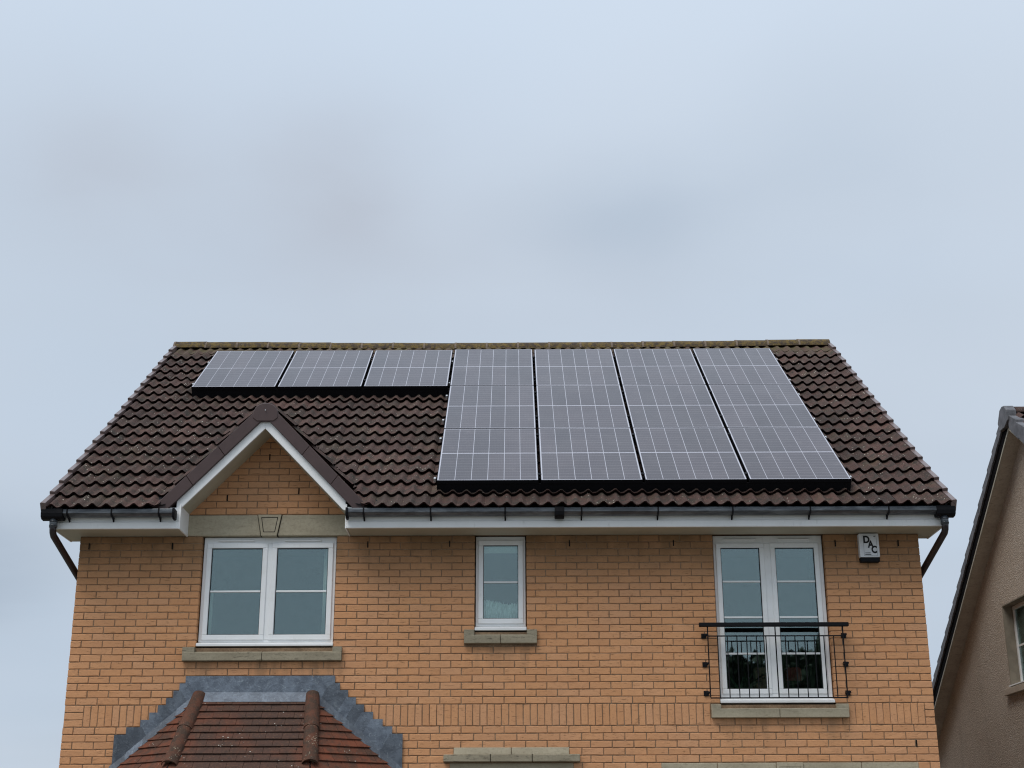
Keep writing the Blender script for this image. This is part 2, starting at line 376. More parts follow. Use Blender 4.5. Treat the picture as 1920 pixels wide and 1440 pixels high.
M = dict(brick=brick_mat(), mortar=mortar_mat(), tile=tile_mat(), ridge=ridge_mat(), ptile=plain_tile_mat(),
    stone=stone_mat('cast_stone', (0.420, 0.370, 0.270), (0.350, 0.305, 0.220), (0.170, 0.145, 0.100), 0.45),
    sill=stone_mat('weathered_sill_stone', (0.330, 0.290, 0.210), (0.260, 0.225, 0.160), (0.090, 0.076, 0.055), 0.85),
    pvc=pvc_mat(), fascia=pvc_mat('white_fascia_board', (0.84, 0.84, 0.83), (0.74, 0.74, 0.72), 0.4),
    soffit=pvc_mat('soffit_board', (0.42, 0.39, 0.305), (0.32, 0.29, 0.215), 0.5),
    lead=lead_mat(), black=black_plastic(), gface=gutter_face(), render=roughcast(), cell=cell_mat(),
    glass=glass_mat('window_glass'), 
    tedge=plain('dark_tile_edge', (0.030, 0.014, 0.013), 0.9, 0.1, 0, 0.4, 12), hip=None, verge=plain('brown_verge_plastic', (0.165, 0.120, 0.112), 0.32, 0.5, 0, 0.2, 14),
    capm=plain('dark_brown_verge_cap', (0.062, 0.036, 0.034), 0.5, 0.4, 0, 0.15, 6),
    back=plain('panel_backsheet', (0.42, 0.42, 0.47), 0.25, 0.5, 0, 0.1, 3),
    pframe=plain('black_anodised_frame', (0.006, 0.006, 0.008), 0.6, 0.12, 0, 0.2, 5),
    silver=plain('aluminium', (0.62, 0.62, 0.62), 0.35, 0.5, 0.6, 0.2, 30),
    iron=plain('black_painted_iron', (0.006, 0.006, 0.008), 0.6, 0.15, 0, 0.3, 30),
    dark=plain('dark_void', (0.015, 0.013, 0.012), 0.95, 0.05),
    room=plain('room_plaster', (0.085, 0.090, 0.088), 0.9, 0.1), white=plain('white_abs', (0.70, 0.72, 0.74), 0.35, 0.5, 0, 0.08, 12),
    gasket=plain('window_gasket', (0.03, 0.032, 0.035), 0.6, 0.3),
    print=plain('black_print', (0.008, 0.008, 0.010), 0.5, 0.3), fabric=plain('pale_curtain', (0.80, 0.84, 0.78), 0.9, 0.1, 0, 0.15, 6),
    leaf=plain('green_leaf', (0.07, 0.13, 0.07), 0.5, 0.4, 0, 0.5, 20), pot=plain('clay_pot', (0.25, 0.12, 0.07)),
    card=plain('brown_card', (0.33, 0.20, 0.13)), red=plain('red_cloth', (0.35, 0.07, 0.06)),
    pipe=plain('dark_brown_pipe', (0.018, 0.011, 0.012), 0.3, 0.5), nv=plain('grey_verge_unit', (0.140, 0.138, 0.148), 0.5, 0.4, 0, 0.5, 9), nband=plain('black_shadow_gap', (0.006, 0.005, 0.006), 0.8, 0.05),
    nsoff=stone_mat('beige_soffit', (0.52, 0.455, 0.365), (0.44, 0.37, 0.295), (0.16, 0.13, 0.10), 0.4),
    asphalt=plain('asphalt', (0.05, 0.05, 0.052), 0.9, 0.2, 0, 0.3, 3), grass=plain('lawn', (0.05, 0.08, 0.03), 0.95, 0.1, 0, 0.5, 5),
    bark=plain('bark', (0.07, 0.05, 0.035), 0.95, 0.1), foliage=plain('foliage', (0.060, 0.080, 0.045), 0.7, 0.2, 0, 0.5, 1.5),
    door=plain('dark_green_door', (0.02, 0.05, 0.035), 0.4, 0.5), mort2=plain('pale_mortar', (0.20, 0.155, 0.12), 0.95, 0.1, 0, 0.4, 40))
hm = Mat('hip_tile_crusted', 0.92, 0.15)
h1 = hm.noise(11, detail=6, rough=0.7); h2 = hm.noise(70, detail=4, rough=0.7)
hc = hm.mix(hm.rng(h1, 0.38, 0.64), (0.120, 0.052, 0.034), (0.062, 0.042, 0.032))
hc = hm.mix(hm.rng(h2, 0.5, 0.7, 0, 0.6), hc, (0.135, 0.085, 0.055))
hz_ = hm.n('ShaderNodeSeparateXYZ'); hm.t.links.new(hm.n('ShaderNodeNewGeometry').outputs['Position'], hz_.inputs[0])
hv = hm.vor(46); hn = hm.noise(9, detail=3)
hl = hm.math('MULTIPLY', hm.math('MULTIPLY', hm.rng(hv, 0.16, 0.28, 1, 0), hm.rng(hn, 0.48, 0.58)), hm.rng(hz_.outputs[2], -0.42, -0.15, 0.9, 0.05))
hc = hm.mix(hl, hc, (0.42, 0.37, 0.27)); hm.col(hc); hm.bump(hm.math('ADD', h1, h2), 0.008, 0.9)
M['hip'] = hm.m
# brickwork that is never seen close: side and back walls
mb_ = Mat('plain_brickwork', 0.92, 0.15)
bt = mb_.n('ShaderNodeTexBrick'); bt.inputs['Scale'].default_value = 1.0; bt.inputs['Brick Width'].default_value = 0.225
bt.inputs['Row Height'].default_value = 0.075; bt.inputs['Mortar Size'].default_value = 0.006
bt.inputs[1].default_value = (0.47, 0.24, 0.12, 1); bt.inputs[2].default_value = (0.40, 0.20, 0.10, 1); bt.inputs[3].default_value = (0.15, 0.11, 0.08, 1)
gp = mb_.n('ShaderNodeNewGeometry'); sp_ = mb_.n('ShaderNodeSeparateXYZ'); cb_ = mb_.n('ShaderNodeCombineXYZ')
mb_.t.links.new(gp.outputs['Position'], sp_.inputs[0]); mb_.t.links.new(mb_.math('ADD', sp_.outputs[0], sp_.outputs[1]), cb_.inputs[0])
mb_.t.links.new(sp_.outputs[2], cb_.inputs[1]); mb_.t.links.new(cb_.outputs[0], bt.inputs['Vector']); mb_.col(bt.outputs[0])
M['brickwork'] = mb_.m

# ------------------------------------------------------------------ ground
MB().box(-70, 80, -90, 90, GROUND-0.3, GROUND).build('ground', M['grass'], kind='structure')
MB().box(-70, 80, -20, -13.2, GROUND+0.004, GROUND+0.012).build('road', M['asphalt'], kind='structure')
MB().box(-70, 80, -13.2, -11.4, GROUND+0.002, GROUND+0.12).build('pavement', plain('concrete_paving', (0.24, 0.23, 0.21), 0.9, 0.2), kind='structure')
MB().box(-14, 24, -11.4, 14, GROUND+0.004, GROUND+0.010).build('driveway', plain('pale_driveway_paving', (0.205, 0.190, 0.165), 0.9, 0.2), kind='structure')

# ------------------------------------------------------------------ the house: walls
WID = 9.12
house = empty('brick_house', (WID/2, 0, GROUND), label='buff brick detached house with brown tiled roof and white windows', cat='house')
HO = Matrix.Translation((-WID/2, 0, -GROUND))       # parts are written in scene coordinates
def hp(name, me_or_mb, mat=None, parent=None, **k):
    """part of the house; geometry given in scene coordinates"""
    o = me_or_mb.build(name, mat, None, **k) if isinstance(me_or_mb, MB) else link(name, me_or_mb, None, **k)
    if parent is None: o.parent = house; o.matrix_parent_inverse = HO
    else: o.parent = parent
    return o
W1 = (1.330, 2.797, 0.600, 1.805); W2 = (4.295, 4.857, 0.757, 1.805); W3 = (6.880, 8.090, -0.010, 1.805)
LOWWIN = (6.35, 8.80, GROUND+0.1, -0.90); DOOR = (4.20, 5.18, GROUND+0.1, -0.80)
openings = [W1, W2, W3, LOWWIN, DOOR]
# mortar backing wall with the openings left out
xs = sorted({0.004, WID-0.004, *[v for o in openings for v in (o[0]-0.006, o[1]+0.006)]})
mb = MB()
for a, b in zip(xs, xs[1:]):
    mid = (a+b)/2; z = GROUND
    for o in sorted([o for o in openings if o[0]-0.006 < mid < o[1]+0.006], key=lambda o: o[2]):
        if o[2]-0.006 > z: mb.box(a, b, 0.0060, 0.25, z, o[2]-0.006)
        z = o[3]+0.006
    if z < 1.98: mb.box(a, b, 0.0060, 0.25, z, 1.98)
GX, GA = 2.018, 2.945                                  # gable of the wall dormer: centre, apex height on the wall
mb.prism([(GX-0.93, 1.98), (GX+0.93, 1.98), (GX, 2.98)], 0.0060, 0.25, 'y')
wall = hp('wall', mb, M['mortar'])
# side, back walls and roof-void gables
mb = MB()
for x0, x1 in ((0.004, 0.25), (WID-0.25, WID-0.004)):
    mb.box(x0, x1, 0.25, 9.0, GROUND, 1.98)
    mb.prism([(0.25, 1.98), (9.0, 1.98), (4.6, 5.1)], x0, x1, 'x')
mb.box(0.004, WID-0.004, 9.0, 9.25, GROUND, 1.98)
hp('side_wall', mb, M['brickwork'])

# brick variants: 8-point outline, worn arrises
def brick_mesh(L, H, D=0.10, j=0.0022):
    per = [(-L/2,-H/2),(-L/6,-H/2),(L/5,-H/2),(L/2,-H/2),(L/2,H/2),(L/6,H/2),(-L/5,H/2),(-L/2,H/2)]
    per = [(x+random.uniform(-j, j), z+random.uniform(-j, j)*0.8) for x, z in per]
    ins = []
    for x, z in per:
        k = random.uniform(0.003, 0.006)
        ins.append((x-math.copysign(k, x) if abs(x) > L*0.4 else x, z-math.copysign(k, z)))
    vs = [(x, random.uniform(-0.0015, 0.0015), z) for x, z in ins] + [(x, 0.004, z) for x, z in per] + [(x, D, z) for x, z in per]
    fs = [tuple(range(8))] + [(i, (i+1)%8, 8+(i+1)%8, 8+i) for i in range(8)] + [(8+i, 8+(i+1)%8, 16+(i+1)%8, 16+i) for i in range(8)]
    return vs, fs
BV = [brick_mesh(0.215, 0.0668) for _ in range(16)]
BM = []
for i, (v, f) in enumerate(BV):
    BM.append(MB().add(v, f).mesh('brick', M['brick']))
LEDGE = (3.984, 5.398, -0.595, -0.515); HEAD = (4.086, 5.289, -0.515, -0.441); PILL = (4.047, 5.333, -0.90, -0.595)
LINT = (6.239, 8.899, -0.90, -0.605); TOPL = (1.155, 2.945, 1.802, 2.037)
SB1 = (1.205, 2.893, 0.452, 0.600); SB2 = (4.187, 4.963, 0.627, 0.757); SB3 = (6.780, 8.215, -0.153, -0.008)
blocks = openings + [LEDGE, HEAD, PILL, LINT, TOPL, SB1, SB2, SB3]
bricks = []                                             # cx, cz, length, vertical?
def spans(x0, x1, z0, z1):
    s = [(x0, x1)]
    for b in blocks:
        if min(z1, b[3]) - max(z0, b[2]) > 0.012:
            n = []
            for a, c in s:
                if b[1] <= a or b[0] >= c: n.append((a, c)); continue
                if b[0] > a: n.append((a, b[0]))
                if b[1] < c: n.append((b[1], c))
            s = n
    return s
def course(z0, x0, x1, phase, H=0.065):
    for a, c in spans(x0, x1, z0+0.005, z0+0.07):
        js = []; k = math.ceil((a-phase)/0.225+1e-6)
        while phase+0.225*k < c-1e-6: js.append(phase+0.225*k); k += 1
        js = [q for q in js if q-a > 0.055 and c-q > 0.055]
        e = [a-0.005 if a > x0+0.001 else a-0.005] + js + [c+0.005]
        for p, q in zip(e, e[1:]):
            if q-p > 0.03: bricks.append(((p+q)/2, z0+0.0375, q-p-0.0088, False))
for k in range(0, 24): course(k*0.075, 0, WID, 0.1125 if k % 2 == 0 else 0.0)
for k in range(1, 38): course(-0.225-k*0.075, 0, WID, 0.1125 if k % 2 == 1 else 0.02)
for k in range(3):                                     # soldier course with its stacked ends
    bricks.append((0.103, -0.0375-0.075*k, 0.195, False)); bricks.append((9.067, -0.0375-0.075*k, 0.095, False))
for xa_, xb_ in ((0.2055, 6.776), (8.219, 9.0155)):
    n_ = round((xb_-xa_)/0.0752); p_ = (xb_-xa_)/n_
    for i_ in range(n_): bricks.append((xa_+p_*(i_+0.5), -0.1125, 0.215, True))
course(-0.225, 6.775, 8.22, 0.05)
for k in range(0, 13):                                 # gable triangle
    z0 = 2.042+k*0.075; hw = (GA-z0)/1.06+0.02
    if hw > 0.06: course(z0, GX-hw, GX+hw, GX+(0.1125 if k % 2 else 0.0))
# the 300 bricks that show largest become objects, the rest one mesh
def depth(x, z): return (Vector((x, 0, z))-CAM).dot(fwd)
def shows(b):
    x, z, L, v = b
    if z < -0.64 or z > 1.80: return False
    if z < 0.30:                                       # behind the lead and the bay roof
        hw = 0.80 + max(0.0, 0.30-z)*1.32
        if abs(x-2.05) < hw: return False
    return True
cand = sorted([b for b in bricks if shows(b)], key=lambda b: -b[2]/depth(b[0], b[1])**2)[:300]
sel = set(map(id, cand)); rest = MB()
for b in bricks:
    cx, cz, L, vert = b; i = random.randrange(len(BV)); fl = random.choice((1, -1))
    dy = random.gauss(0, 0.0012); tl = random.gauss(0, 0.0035)
    hs = 1.0 if not vert else 1.0
    mt = Matrix.Translation((cx, dy, cz)) @ Matrix.Rotation((R(90) if vert else 0)+tl, 4, 'Y') @ Matrix.Diagonal((fl*L/0.215, 1, hs, 1))
    if id(b) in sel:
        o = link('brick', BM[i], wall); o.matrix_local = mt
    else:
        rest.add([mt @ Vector(q) for q in BV[i][0]], BV[i][1], rnd=random.random())
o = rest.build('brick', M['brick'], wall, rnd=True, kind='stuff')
# weep vents
for x, z in ((0.101,1.695),(1.006,1.695),(3.132,1.705),(4.022,1.71),(5.325,1.71),(6.455,1.71),(8.213,1.70),(8.897,1.70),(2.016,2.696),(2.356,2.306),(1.574,2.232),(8.899,-0.415)):
    box('weep_vent', M['dark'], wall, x-0.006, x+0.006, -0.003, 0.02, z-0.034, z+0.034)

# ------------------------------------------------------------------ stone dressings
def stone(name, x0, x1, y0, z0, z1, mat='stone', y1=0.12, bevel=0.004): return hp(name, MB().box(x0, x1, y0, y1, z0, z1), M[mat], bevel=bevel)
lintel = stone('stone_lintel', 1.155, 2.945, -0.006, 1.806, 2.034)
def keystone(parent, xa, xb, xc, xd, z0, z1, y0, inset):
    k = MB().prism([(xb, z0), (xc, z0), (xd, z1), (xa, z1)], y0, 0.1, 'y').build('keystone', M['stone'], parent, bevel=0.004)
    ix0, ix1, ix2, ix3, iz0, iz1 = inset
    mbk = MB(); w = 0.007; pts = [(ix1, iz0), (ix2, iz0), (ix3, iz1), (ix0, iz1)]
    for i in range(4):
        p, q = Vector(pts[i]), Vector(pts[(i+1) % 4]); d = (q-p).normalized(); nn = Vector((-d.y, d.x))*w/2
        mbk.prism([tuple(p+nn), tuple(p-nn), tuple(q-nn), tuple(q+nn)], y0-0.0015, y0+0.01, 'y')
    mbk.build('carved_border', M['dark'], parent)
keystone(lintel, 1.924, 1.970, 2.140, 2.182, 1.800, 2.036, -0.026, (1.966, 1.994, 2.116, 2.142, 1.843, 2.005))
MB().prism([(1.962, 1.800), (1.970, 1.800), (1.924, 2.037), (1.916, 2.037)], -0.010, 0.1, 'y').build('joint', M['dark'], lintel)
MB().prism([(2.140, 1.800), (2.148, 1.800), (2.190, 2.037), (2.182, 2.037)], -0.010, 0.1, 'y').build('joint', M['dark'], lintel)
def stone_sill(x0, x1, zb, zf, zt, ox0, ox1, joint, mat):
    """front block, sloping weathering up to the window, a raised stool at each end"""
    s = hp('stone_sill', MB().prism([(-0.052, zb), (0.12, zb), (0.12, zt-0.03), (0.06, zt-0.035), (-0.052, zf)], x0+0.001, joint-0.0025, 'x'), M[mat], bevel=0.004)
    MB().prism([(-0.052, zb), (0.12, zb), (0.12, zt-0.03), (0.06, zt-0.035), (-0.052, zf)], joint+0.0025, x1-0.001, 'x').build('sill_block', M[mat], s, bevel=0.004)
    for a, b in ((x0-0.001, ox0+0.002), (ox1-0.002, x1+0.001)):
        MB().prism([(-0.047, zf-0.02), (0.11, zf-0.02), (0.11, zt), (-0.047, zt-0.006)], a, b, 'x').build('stool', M[mat], s, bevel=0.004)
    return s
stone_sill(1.205, 2.893, 0.454, 0.540, 0.604, 1.330, 2.797, 2.05, 'sill')
stone_sill(4.187, 4.963, 0.628, 0.712, 0.779, 4.295, 4.857, 4.575, 'sill')
stone_sill(6.780, 8.215, -0.152, -0.062, -0.008, 6.880, 8.090, 7.490, 'stone')
# door head: small upper stones, projecting ledge, recessed stone under it
dh = stone('door_head_stone', 4.047, 5.333, 0.002, -0.88, -0.600)
for a, b in ((4.088, 4.684), (4.690, 5.287)): MB().prism([(-0.020, -0.514), (0.1, -0.514), (0.1, -0.443), (-0.004, -0.443)], a, b, 'x').build('head_block', M['stone'], dh, bevel=0.004)
for a, b in ((3.985, 4.469), (4.475, 4.901), (4.907, 5.396)): MB().box(a, b, -0.075, 0.1, -0.590, -0.517).build('ledge_block', M['sill'], dh, bevel=0.006)
gl = stone('garage_lintel', 6.239, 6.815, -0.004, -0.90, -0.607)
for a, b in ((6.821, 7.426), (7.707, 8.307), (8.313, 8.899)): MB().box(a, b, -0.004, 0.1, -0.90, -0.607).build('lintel_block', M['stone'], gl, bevel=0.004)
MB().box(7.429, 7.704, -0.022, 0.1, -0.92, -0.605).build('keystone', M['stone'], gl, bevel=0.004)
mbk = MB()
for a in ((7.455, 7.678, -0.024, 0, -0.648, -0.640), (7.455, 7.463, -0.024, 0, -0.88, -0.648), (7.670, 7.678, -0.024, 0, -0.88, -0.648)): mbk.box(*a)
mbk.build('carved_border', M['sill'], gl)
mbk = MB()
for i in range(4): mbk.box(6.33, 8.82, 0.10, 0.14, GROUND+0.02+i*0.53, GROUND+0.53+i*0.53)
hp('garage_door', mbk, M['pvc'], bevel=0.006)
hp('front_door', MB().box(4.20, 5.18, 0.10, 0.15, GROUND+0.1, -0.8), M['door'])

# ------------------------------------------------------------------ windows
def bars(mb, x0, x1, z0, z1, w, y0, y1, wb=None):
    """rectangular frame: jambs between head and bottom rail"""
    wb = wb or w
    mb.box(x0, x1, y0, y1, z1-w, z1); mb.box(x0, x1, y0, y1, z0, z0+wb)
    mb.box(x0, x0+w, y0, y1, z0+wb, z1-w); mb.box(x1-w, x1, y0, y1, z0+wb, z1-w); return mb
def window(op, sashes, zsill, ztop, barz, sash_w=0.055, frame_w=0.045, vents=(), sillproj=-0.004):
    x0, x1, z0, z1 = op; z0 = z0+0.012
    hz = ztop[1]+sash_w-0.004; bz = ztop[0]-sash_w+0.004; X0, X1 = x0+0.012, x1-0.012
    mb = MB().box(X0, X1, 0.062, 0.13, hz, z1-0.005).box(X0, X1, 0.062, 0.13, zsill, bz)
    mb.box(X0, sashes[0][0]-sash_w+0.006, 0.062, 0.13, bz, hz).box(sashes[-1][1]+sash_w-0.006, X1, 0.062, 0.13, bz, hz)
    for (a, b), (c, d) in zip(sashes, sashes[1:]): mb.box(b+sash_w-0.004, c-sash_w+0.004, 0.058, 0.128, bz, hz)
    w = hp('window', mb, M['pvc'], bevel=0.003)
    MB().prism([(sillproj, z0), (0.10, z0), (0.10, zsill-0.002), (0.061, zsill-0.002), (sillproj, z0+0.030)], x0+0.004, x1-0.004, 'x').build('window_sill', M['pvc'], w, bevel=0.004)
    for a, b in sashes:                                 # a, b: visible glass edges
        sa = bars(MB(), a-sash_w, b+sash_w, ztop[0]-sash_w, ztop[1]+sash_w, sash_w, 0.046, 0.10).build('sash', M['pvc'], w, bevel=0.005)
        bars(MB(), a-0.004, b+0.004, ztop[0]-0.004, ztop[1]+0.004, 0.010, 0.060, 0.07).build('gasket', M['gasket'], w)
        zs = [ztop[0]] + list(barz) + [ztop[1]]
        for q, r in zip(zs, zs[1:]):
            MB().box(a, b, 0.072, 0.078, q+0.0005, r-0.0005).build('pane', M['glass'], w)
        for q in barz: MB().box(a+0.006, b-0.006, 0.060, 0.084, q-0.010, q+0.010).build('glazing_bar', M['pvc'], w, bevel=0.003)
    for a, b, z in vents: MB().box(a, b, 0.040, 0.062, z-0.009, z+0.009).build('trickle_vent', M['pvc'], w, bevel=0.006)
    return w
win1 = window(W1, [(1.430, 1.985), (2.142, 2.700)], 0.660, (0.740, 1.680), (1.208,), vents=((1.49, 1.89, 1.762), (2.22, 2.62, 1.762)))
win2 = window(W2, [(4.388, 4.766)], 0.822, (0.903, 1.703), (1.299,))
win3 = window(W3, [(6.970, 7.392), (7.562, 7.986)], 0.055, (0.152, 1.665), (0.523, 0.909, 1.296), sash_w=0.052, frame_w=0.04, vents=((7.00, 7.36, 1.755), (7.60, 7.95, 1.755)))
# a little room behind each window
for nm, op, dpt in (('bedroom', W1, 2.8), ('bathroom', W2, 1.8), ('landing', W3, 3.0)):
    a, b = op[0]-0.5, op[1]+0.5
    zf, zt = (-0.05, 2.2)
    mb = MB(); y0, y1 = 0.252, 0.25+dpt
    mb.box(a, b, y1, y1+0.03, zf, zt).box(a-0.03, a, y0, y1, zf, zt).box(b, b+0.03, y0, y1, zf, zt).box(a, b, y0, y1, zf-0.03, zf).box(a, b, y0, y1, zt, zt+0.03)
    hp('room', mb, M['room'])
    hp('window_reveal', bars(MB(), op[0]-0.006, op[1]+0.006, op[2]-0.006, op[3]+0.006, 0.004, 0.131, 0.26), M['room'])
# curtains
def curtain(x0, x1, y, z0, z1, folds, amp, name, label):
    mb = MB(); n = folds*6; vs = []
    for i in range(n+1):
        t = i/n; yy = y+amp*math.sin(t*folds*2*math.pi)+amp*0.4*math.sin(t*folds*5.1)
        vs += [(x0+(x1-x0)*t, yy, z0), (x0+(x1-x0)*t, yy, z1)]
    mb.add(vs, [(2*i, 2*i+2, 2*i+3, 2*i+1) for i in range(n)], smooth=True)
    me = mb.mesh(name, M['fabric']); o = link(name, me); m_ = o.modifiers.new('thick', 'SOLIDIFY'); m_.thickness = 0.004
    tag(o, label, 'curtain'); return o
curtain(2.645, 2.76, 0.17, 0.62, 1.80, 4, 0.018, 'curtain', 'pale curtain hanging at the inner edge of the double window, beside its right pane')
curtain(1.36, 1.452, 0.17, 0.62, 1.22, 3, 0.018, 'curtain', 'short pale curtain end in the lower corner of the double window, beside its left pane')
# café curtain behind the small window, wavy top
mb = MB(); n = 90; vs = []; rr = random.Random(4)
for i in range(n+1):
    t = i/n; yy = 0.135+0.010*math.sin(t*75)+0.006*math.sin(t*131+1)
    zt = 1.095+0.02*math.sin(t*5+1)+rr.uniform(-0.012, 0.010)
    vs += [(4.36+0.44*t, yy, 0.86), (4.36+0.44*t, yy+rr.uniform(-.008, .008), 0.99), (4.36+0.44*t, yy-0.004, zt)]
mb.add(vs, [(3*i+k, 3*i+3+k, 3*i+4+k, 3*i+1+k) for i in range(n) for k in (0, 1)], smooth=True)
mf = Mat('mottled_net', 0.8, 0.2)
nn = mf.noise(30, mf.pos((2.2, 1, 0.5)), detail=5, rough=0.7)
mf.col(mf.mix(mf.rng(nn, 0.36, 0.62), (0.60, 0.66, 0.62), (0.98, 0.99, 0.97)))
o = mb.build('net_curtain', mf.m); tag(o, 'short mottled white net curtain behind the lower pane of the small window', 'curtain')
mo = o.modifiers.new('thick', 'SOLIDIFY'); mo.thickness = 0.003
# roller blind head at top of the small window
o = MB().tube([(4.37, 0.15, 1.700), (4.79, 0.15, 1.700)], 0.03, 12).box(4.38, 4.78, 0.13, 0.134, 1.63, 1.695).build('roller_blind', M['fabric'])
tag(o, 'rolled-up pale blind at the top of the small window', 'blind')
# things standing inside the French window
pl = empty('house_plant', (7.18, 0.55, -0.05), label='strappy-leaved pot plant standing inside the French window, left leaf', cat='plant')
MB().tube([(0, 0, 0), (0, 0, 0.02), (0, 0, 0.20)], [0.075, 0.08, 0.105], 16).build('pot', M['pot'], pl, bevel=0)
rr = random.Random(3)
for k in range(13):
    a = k*2.4; ln = rr.uniform(0.30, 0.50); el_ = rr.uniform(0.5, 1.25); mbl = MB(); pv = []
    for q in range(6):
        t = q/5; rad = ln*t*math.cos(el_)*(1+0.3*t); zz = 0.18+ln*t*math.sin(el_)-0.20*t*t*ln; wd = 0.020*math.sin(math.pi*min(1, 0.12+t*0.9))+0.001
        d = Vector((math.cos(a), math.sin(a)*0.5, 0)); sd_ = Vector((-math.sin(a), math.cos(a), 0))
        c = d*rad+Vector((0, 0, zz)); pv += [c-sd_*wd, c+Vector((0, 0, -0.006)), c+sd_*wd]
    mbl.add(pv, [(3*q+i, 3*q+i+1, 3*q+i+4, 3*q+i+3) for q in range(5) for i in (0, 1)], smooth=True)
    mbl.build('leaf', M['leaf'], pl)
cb = MB().box(-0.09, 0.09, -0.08, 0.08, 0, 0.50).mesh('cardboard_box', M['card'], 0.004)
o = link('cardboard_box', cb); o.location = (7.46, 0.72, -0.05); tag(o, 'plain brown cardboard box behind the middle post of the French window', 'box')
cb = MB().prism([(-0.09, 0), (0.09, 0), (0.085, 0.14), (0.06, 0.16), (-0.065, 0.155), (-0.088, 0.13)], -0.05, 0.05, 'y').mesh('red_bag', M['red'], 0.01)
st = MB().box(-0.14, 0.14, -0.12, 0.12, 0.30, 0.34)
for sx in (-0.12, 0.12):
    for sy in (-0.1, 0.1): st.box(sx-0.015, sx+0.015, sy-0.015, sy+0.015, 0, 0.30)
o = st.build('stool', M['bark']); o.location = (7.80, 0.65, -0.05); tag(o, 'small dark wooden stool inside the French window, right leaf', 'stool')
o = link('red_bag', cb); o.location = (7.79, 0.65, 0.29); tag(o, 'small red cloth bag on the stool inside the French window', 'bag')

# ------------------------------------------------------------------ fascia, soffit, gutters
def fascia(x0, x1, name_side):
    f = hp('fascia_board', MB().box(x0, x1, -0.385, -0.367, 1.872, 2.03), M['fascia'])
    MB().box(x0-0.001, x1+0.001, -0.397, -0.364, 1.800, 1.871).build('fascia_trim', M['fascia'], f, bevel=0.003)
    return f
f1 = fascia(-0.160, 1.150, 'l'); f2 = fascia(2.940, 9.270, 'r')
hp('soffit', MB().box(-0.170, 1.150, -0.366, 0.0, 1.803, 1.815).box(-0.170, -0.001, 0.0, 0.25, 1.803, 1.815), M['soffit'])
hp('soffit', MB().box(2.945, 9.285, -0.366, 0.0, 1.803, 1.815).box(9.121, 9.285, 0.0, 0.25, 1.803, 1.815), M['soffit'])
# box ends
hp('box_end', MB().prism([(-0.397, 1.798), (0.25, 1.798), (0.25, 2.40), (-0.30, 2.06), (-0.397, 2.03)], -0.186, -0.171, 'x'), M['fascia'])
hp('box_end', MB().prism([(-0.397, 1.798), (0.25, 1.798), (0.25, 2.40), (-0.30, 2.06), (-0.397, 2.03)], 9.286, 9.301, 'x'), M['fascia'])
hp('box_end', MB().prism([(-0.397, 1.798), (0.003, 1.798), (0.003, 2.06), (-0.397, 2.06)], 1.152, 1.167, 'x'), M['fascia'])
hp('box_end', MB().prism([(-0.397, 1.798), (0.003, 1.798), (0.003, 2.06), (-0.397, 2.06)], 2.925, 2.939, 'x'), M['fascia'])
def gutter(x0, x1, brackets, ends):
    prof = [(-0.512, 1.990), (-0.516, 1.984), (-0.518, 1.945), (-0.504, 1.934), (-0.465, 1.918), (-0.425, 1.914), (-0.405, 1.922), (-0.400, 1.985)]
    inner = [(y+0.006 if y < -0.45 else y-0.004, z+0.005 if z < 1.98 else z) for y, z in reversed(prof)]
    g = hp('gutter', MB().prism([prof[0], prof[1], prof[2], *prof[3:], *inner], x0, x1, 'x'), M['gface'])
    for b in brackets:
        MB().prism([(-0.520, 1.992), (-0.522, 1.948), (-0.513, 1.917), (-0.486, 1.910), (-0.440, 1.900), (-0.399, 1.868), (-0.399, 1.990)], b-0.008, b+0.008, 'x').build('gutter_bracket', M['iron'], g, bevel=0.002)
    for a, b in ends:
        MB().prism([(-0.528, 1.995), (-0.530, 1.945), (-0.520, 1.905), (-0.490, 1.882), (-0.430, 1.878), (-0.400, 1.890), (-0.400, 1.990)], a, b, 'x').build('gutter_outlet', M['iron'], g, bevel=0.004)
    return g
gutter(-0.270, 1.120, (-0.01, 0.46, 0.96), ((-0.285, -0.055), (1.105, 1.130)))
gutter(2.955, 9.370, (3.13, 3.84, 4.63, 5.44, 6.25, 7.04, 7.86, 8.69), ((9.195, 9.392), (2.94, 2.965), (5.155, 5.255)))
def downpipe(xt, xe, sgn):
    d = hp('downpipe', MB().tube([(xt, -0.46, 1.84), (xt, -0.46, 1.785), (xt, -0.448, 1.750), (xt, -0.418, 1.722), (xe, 0.27, 1.36), (xe, 0.31, 1.32), (xe, 0.33, 1.25), (xe, 0.33, GROUND)], 0.036, 14), M['pipe'])
    MB().tube([(xt, -0.46, 1.895), (xt, -0.46, 1.80)], 0.041, 14).build('pipe_socket', M['gface'], d)
    for z in (1.862, 1.820): MB().tube([(xt, -0.46, z+0.006), (xt, -0.46, z-0.006)], 0.0435, 14).build('pipe_collar', M['black'], d)
downpipe(-0.160, -0.035, -1); downpipe(9.283, 9.155, 1)

# ------------------------------------------------------------------ main roof
AL = 0.62844; E0, Z0, RL = 0.455, 2.012, 6.236
ca, sa = math.cos(AL), math.sin(AL)
RF = Matrix(((1, 0, 0, 0), (0, ca, -sa, -E0), (0, sa, ca, Z0), (0, 0, 0, 1)))      # (x, s, n) -> scene
VX0, VX1 = -0.268, WID+0.262
ridgeY, ridgeZ = -E0+RL*ca, Z0+RL*sa
def valley(y, sgn, m=0.0): return GX+sgn*(0.857-0.702*y-m)
roof = hp('roof', MB().prism([(0.35, Z0+0.72*0.775), (ridgeY, ridgeZ-0.03), (2*ridgeY+E0, Z0-0.03), (2*ridgeY+E0, Z0-0.15), (ridgeY, ridgeZ-0.16), (0.35, Z0+0.50*0.775)], VX0+0.06, VX1-0.06, 'x'), M['dark'])
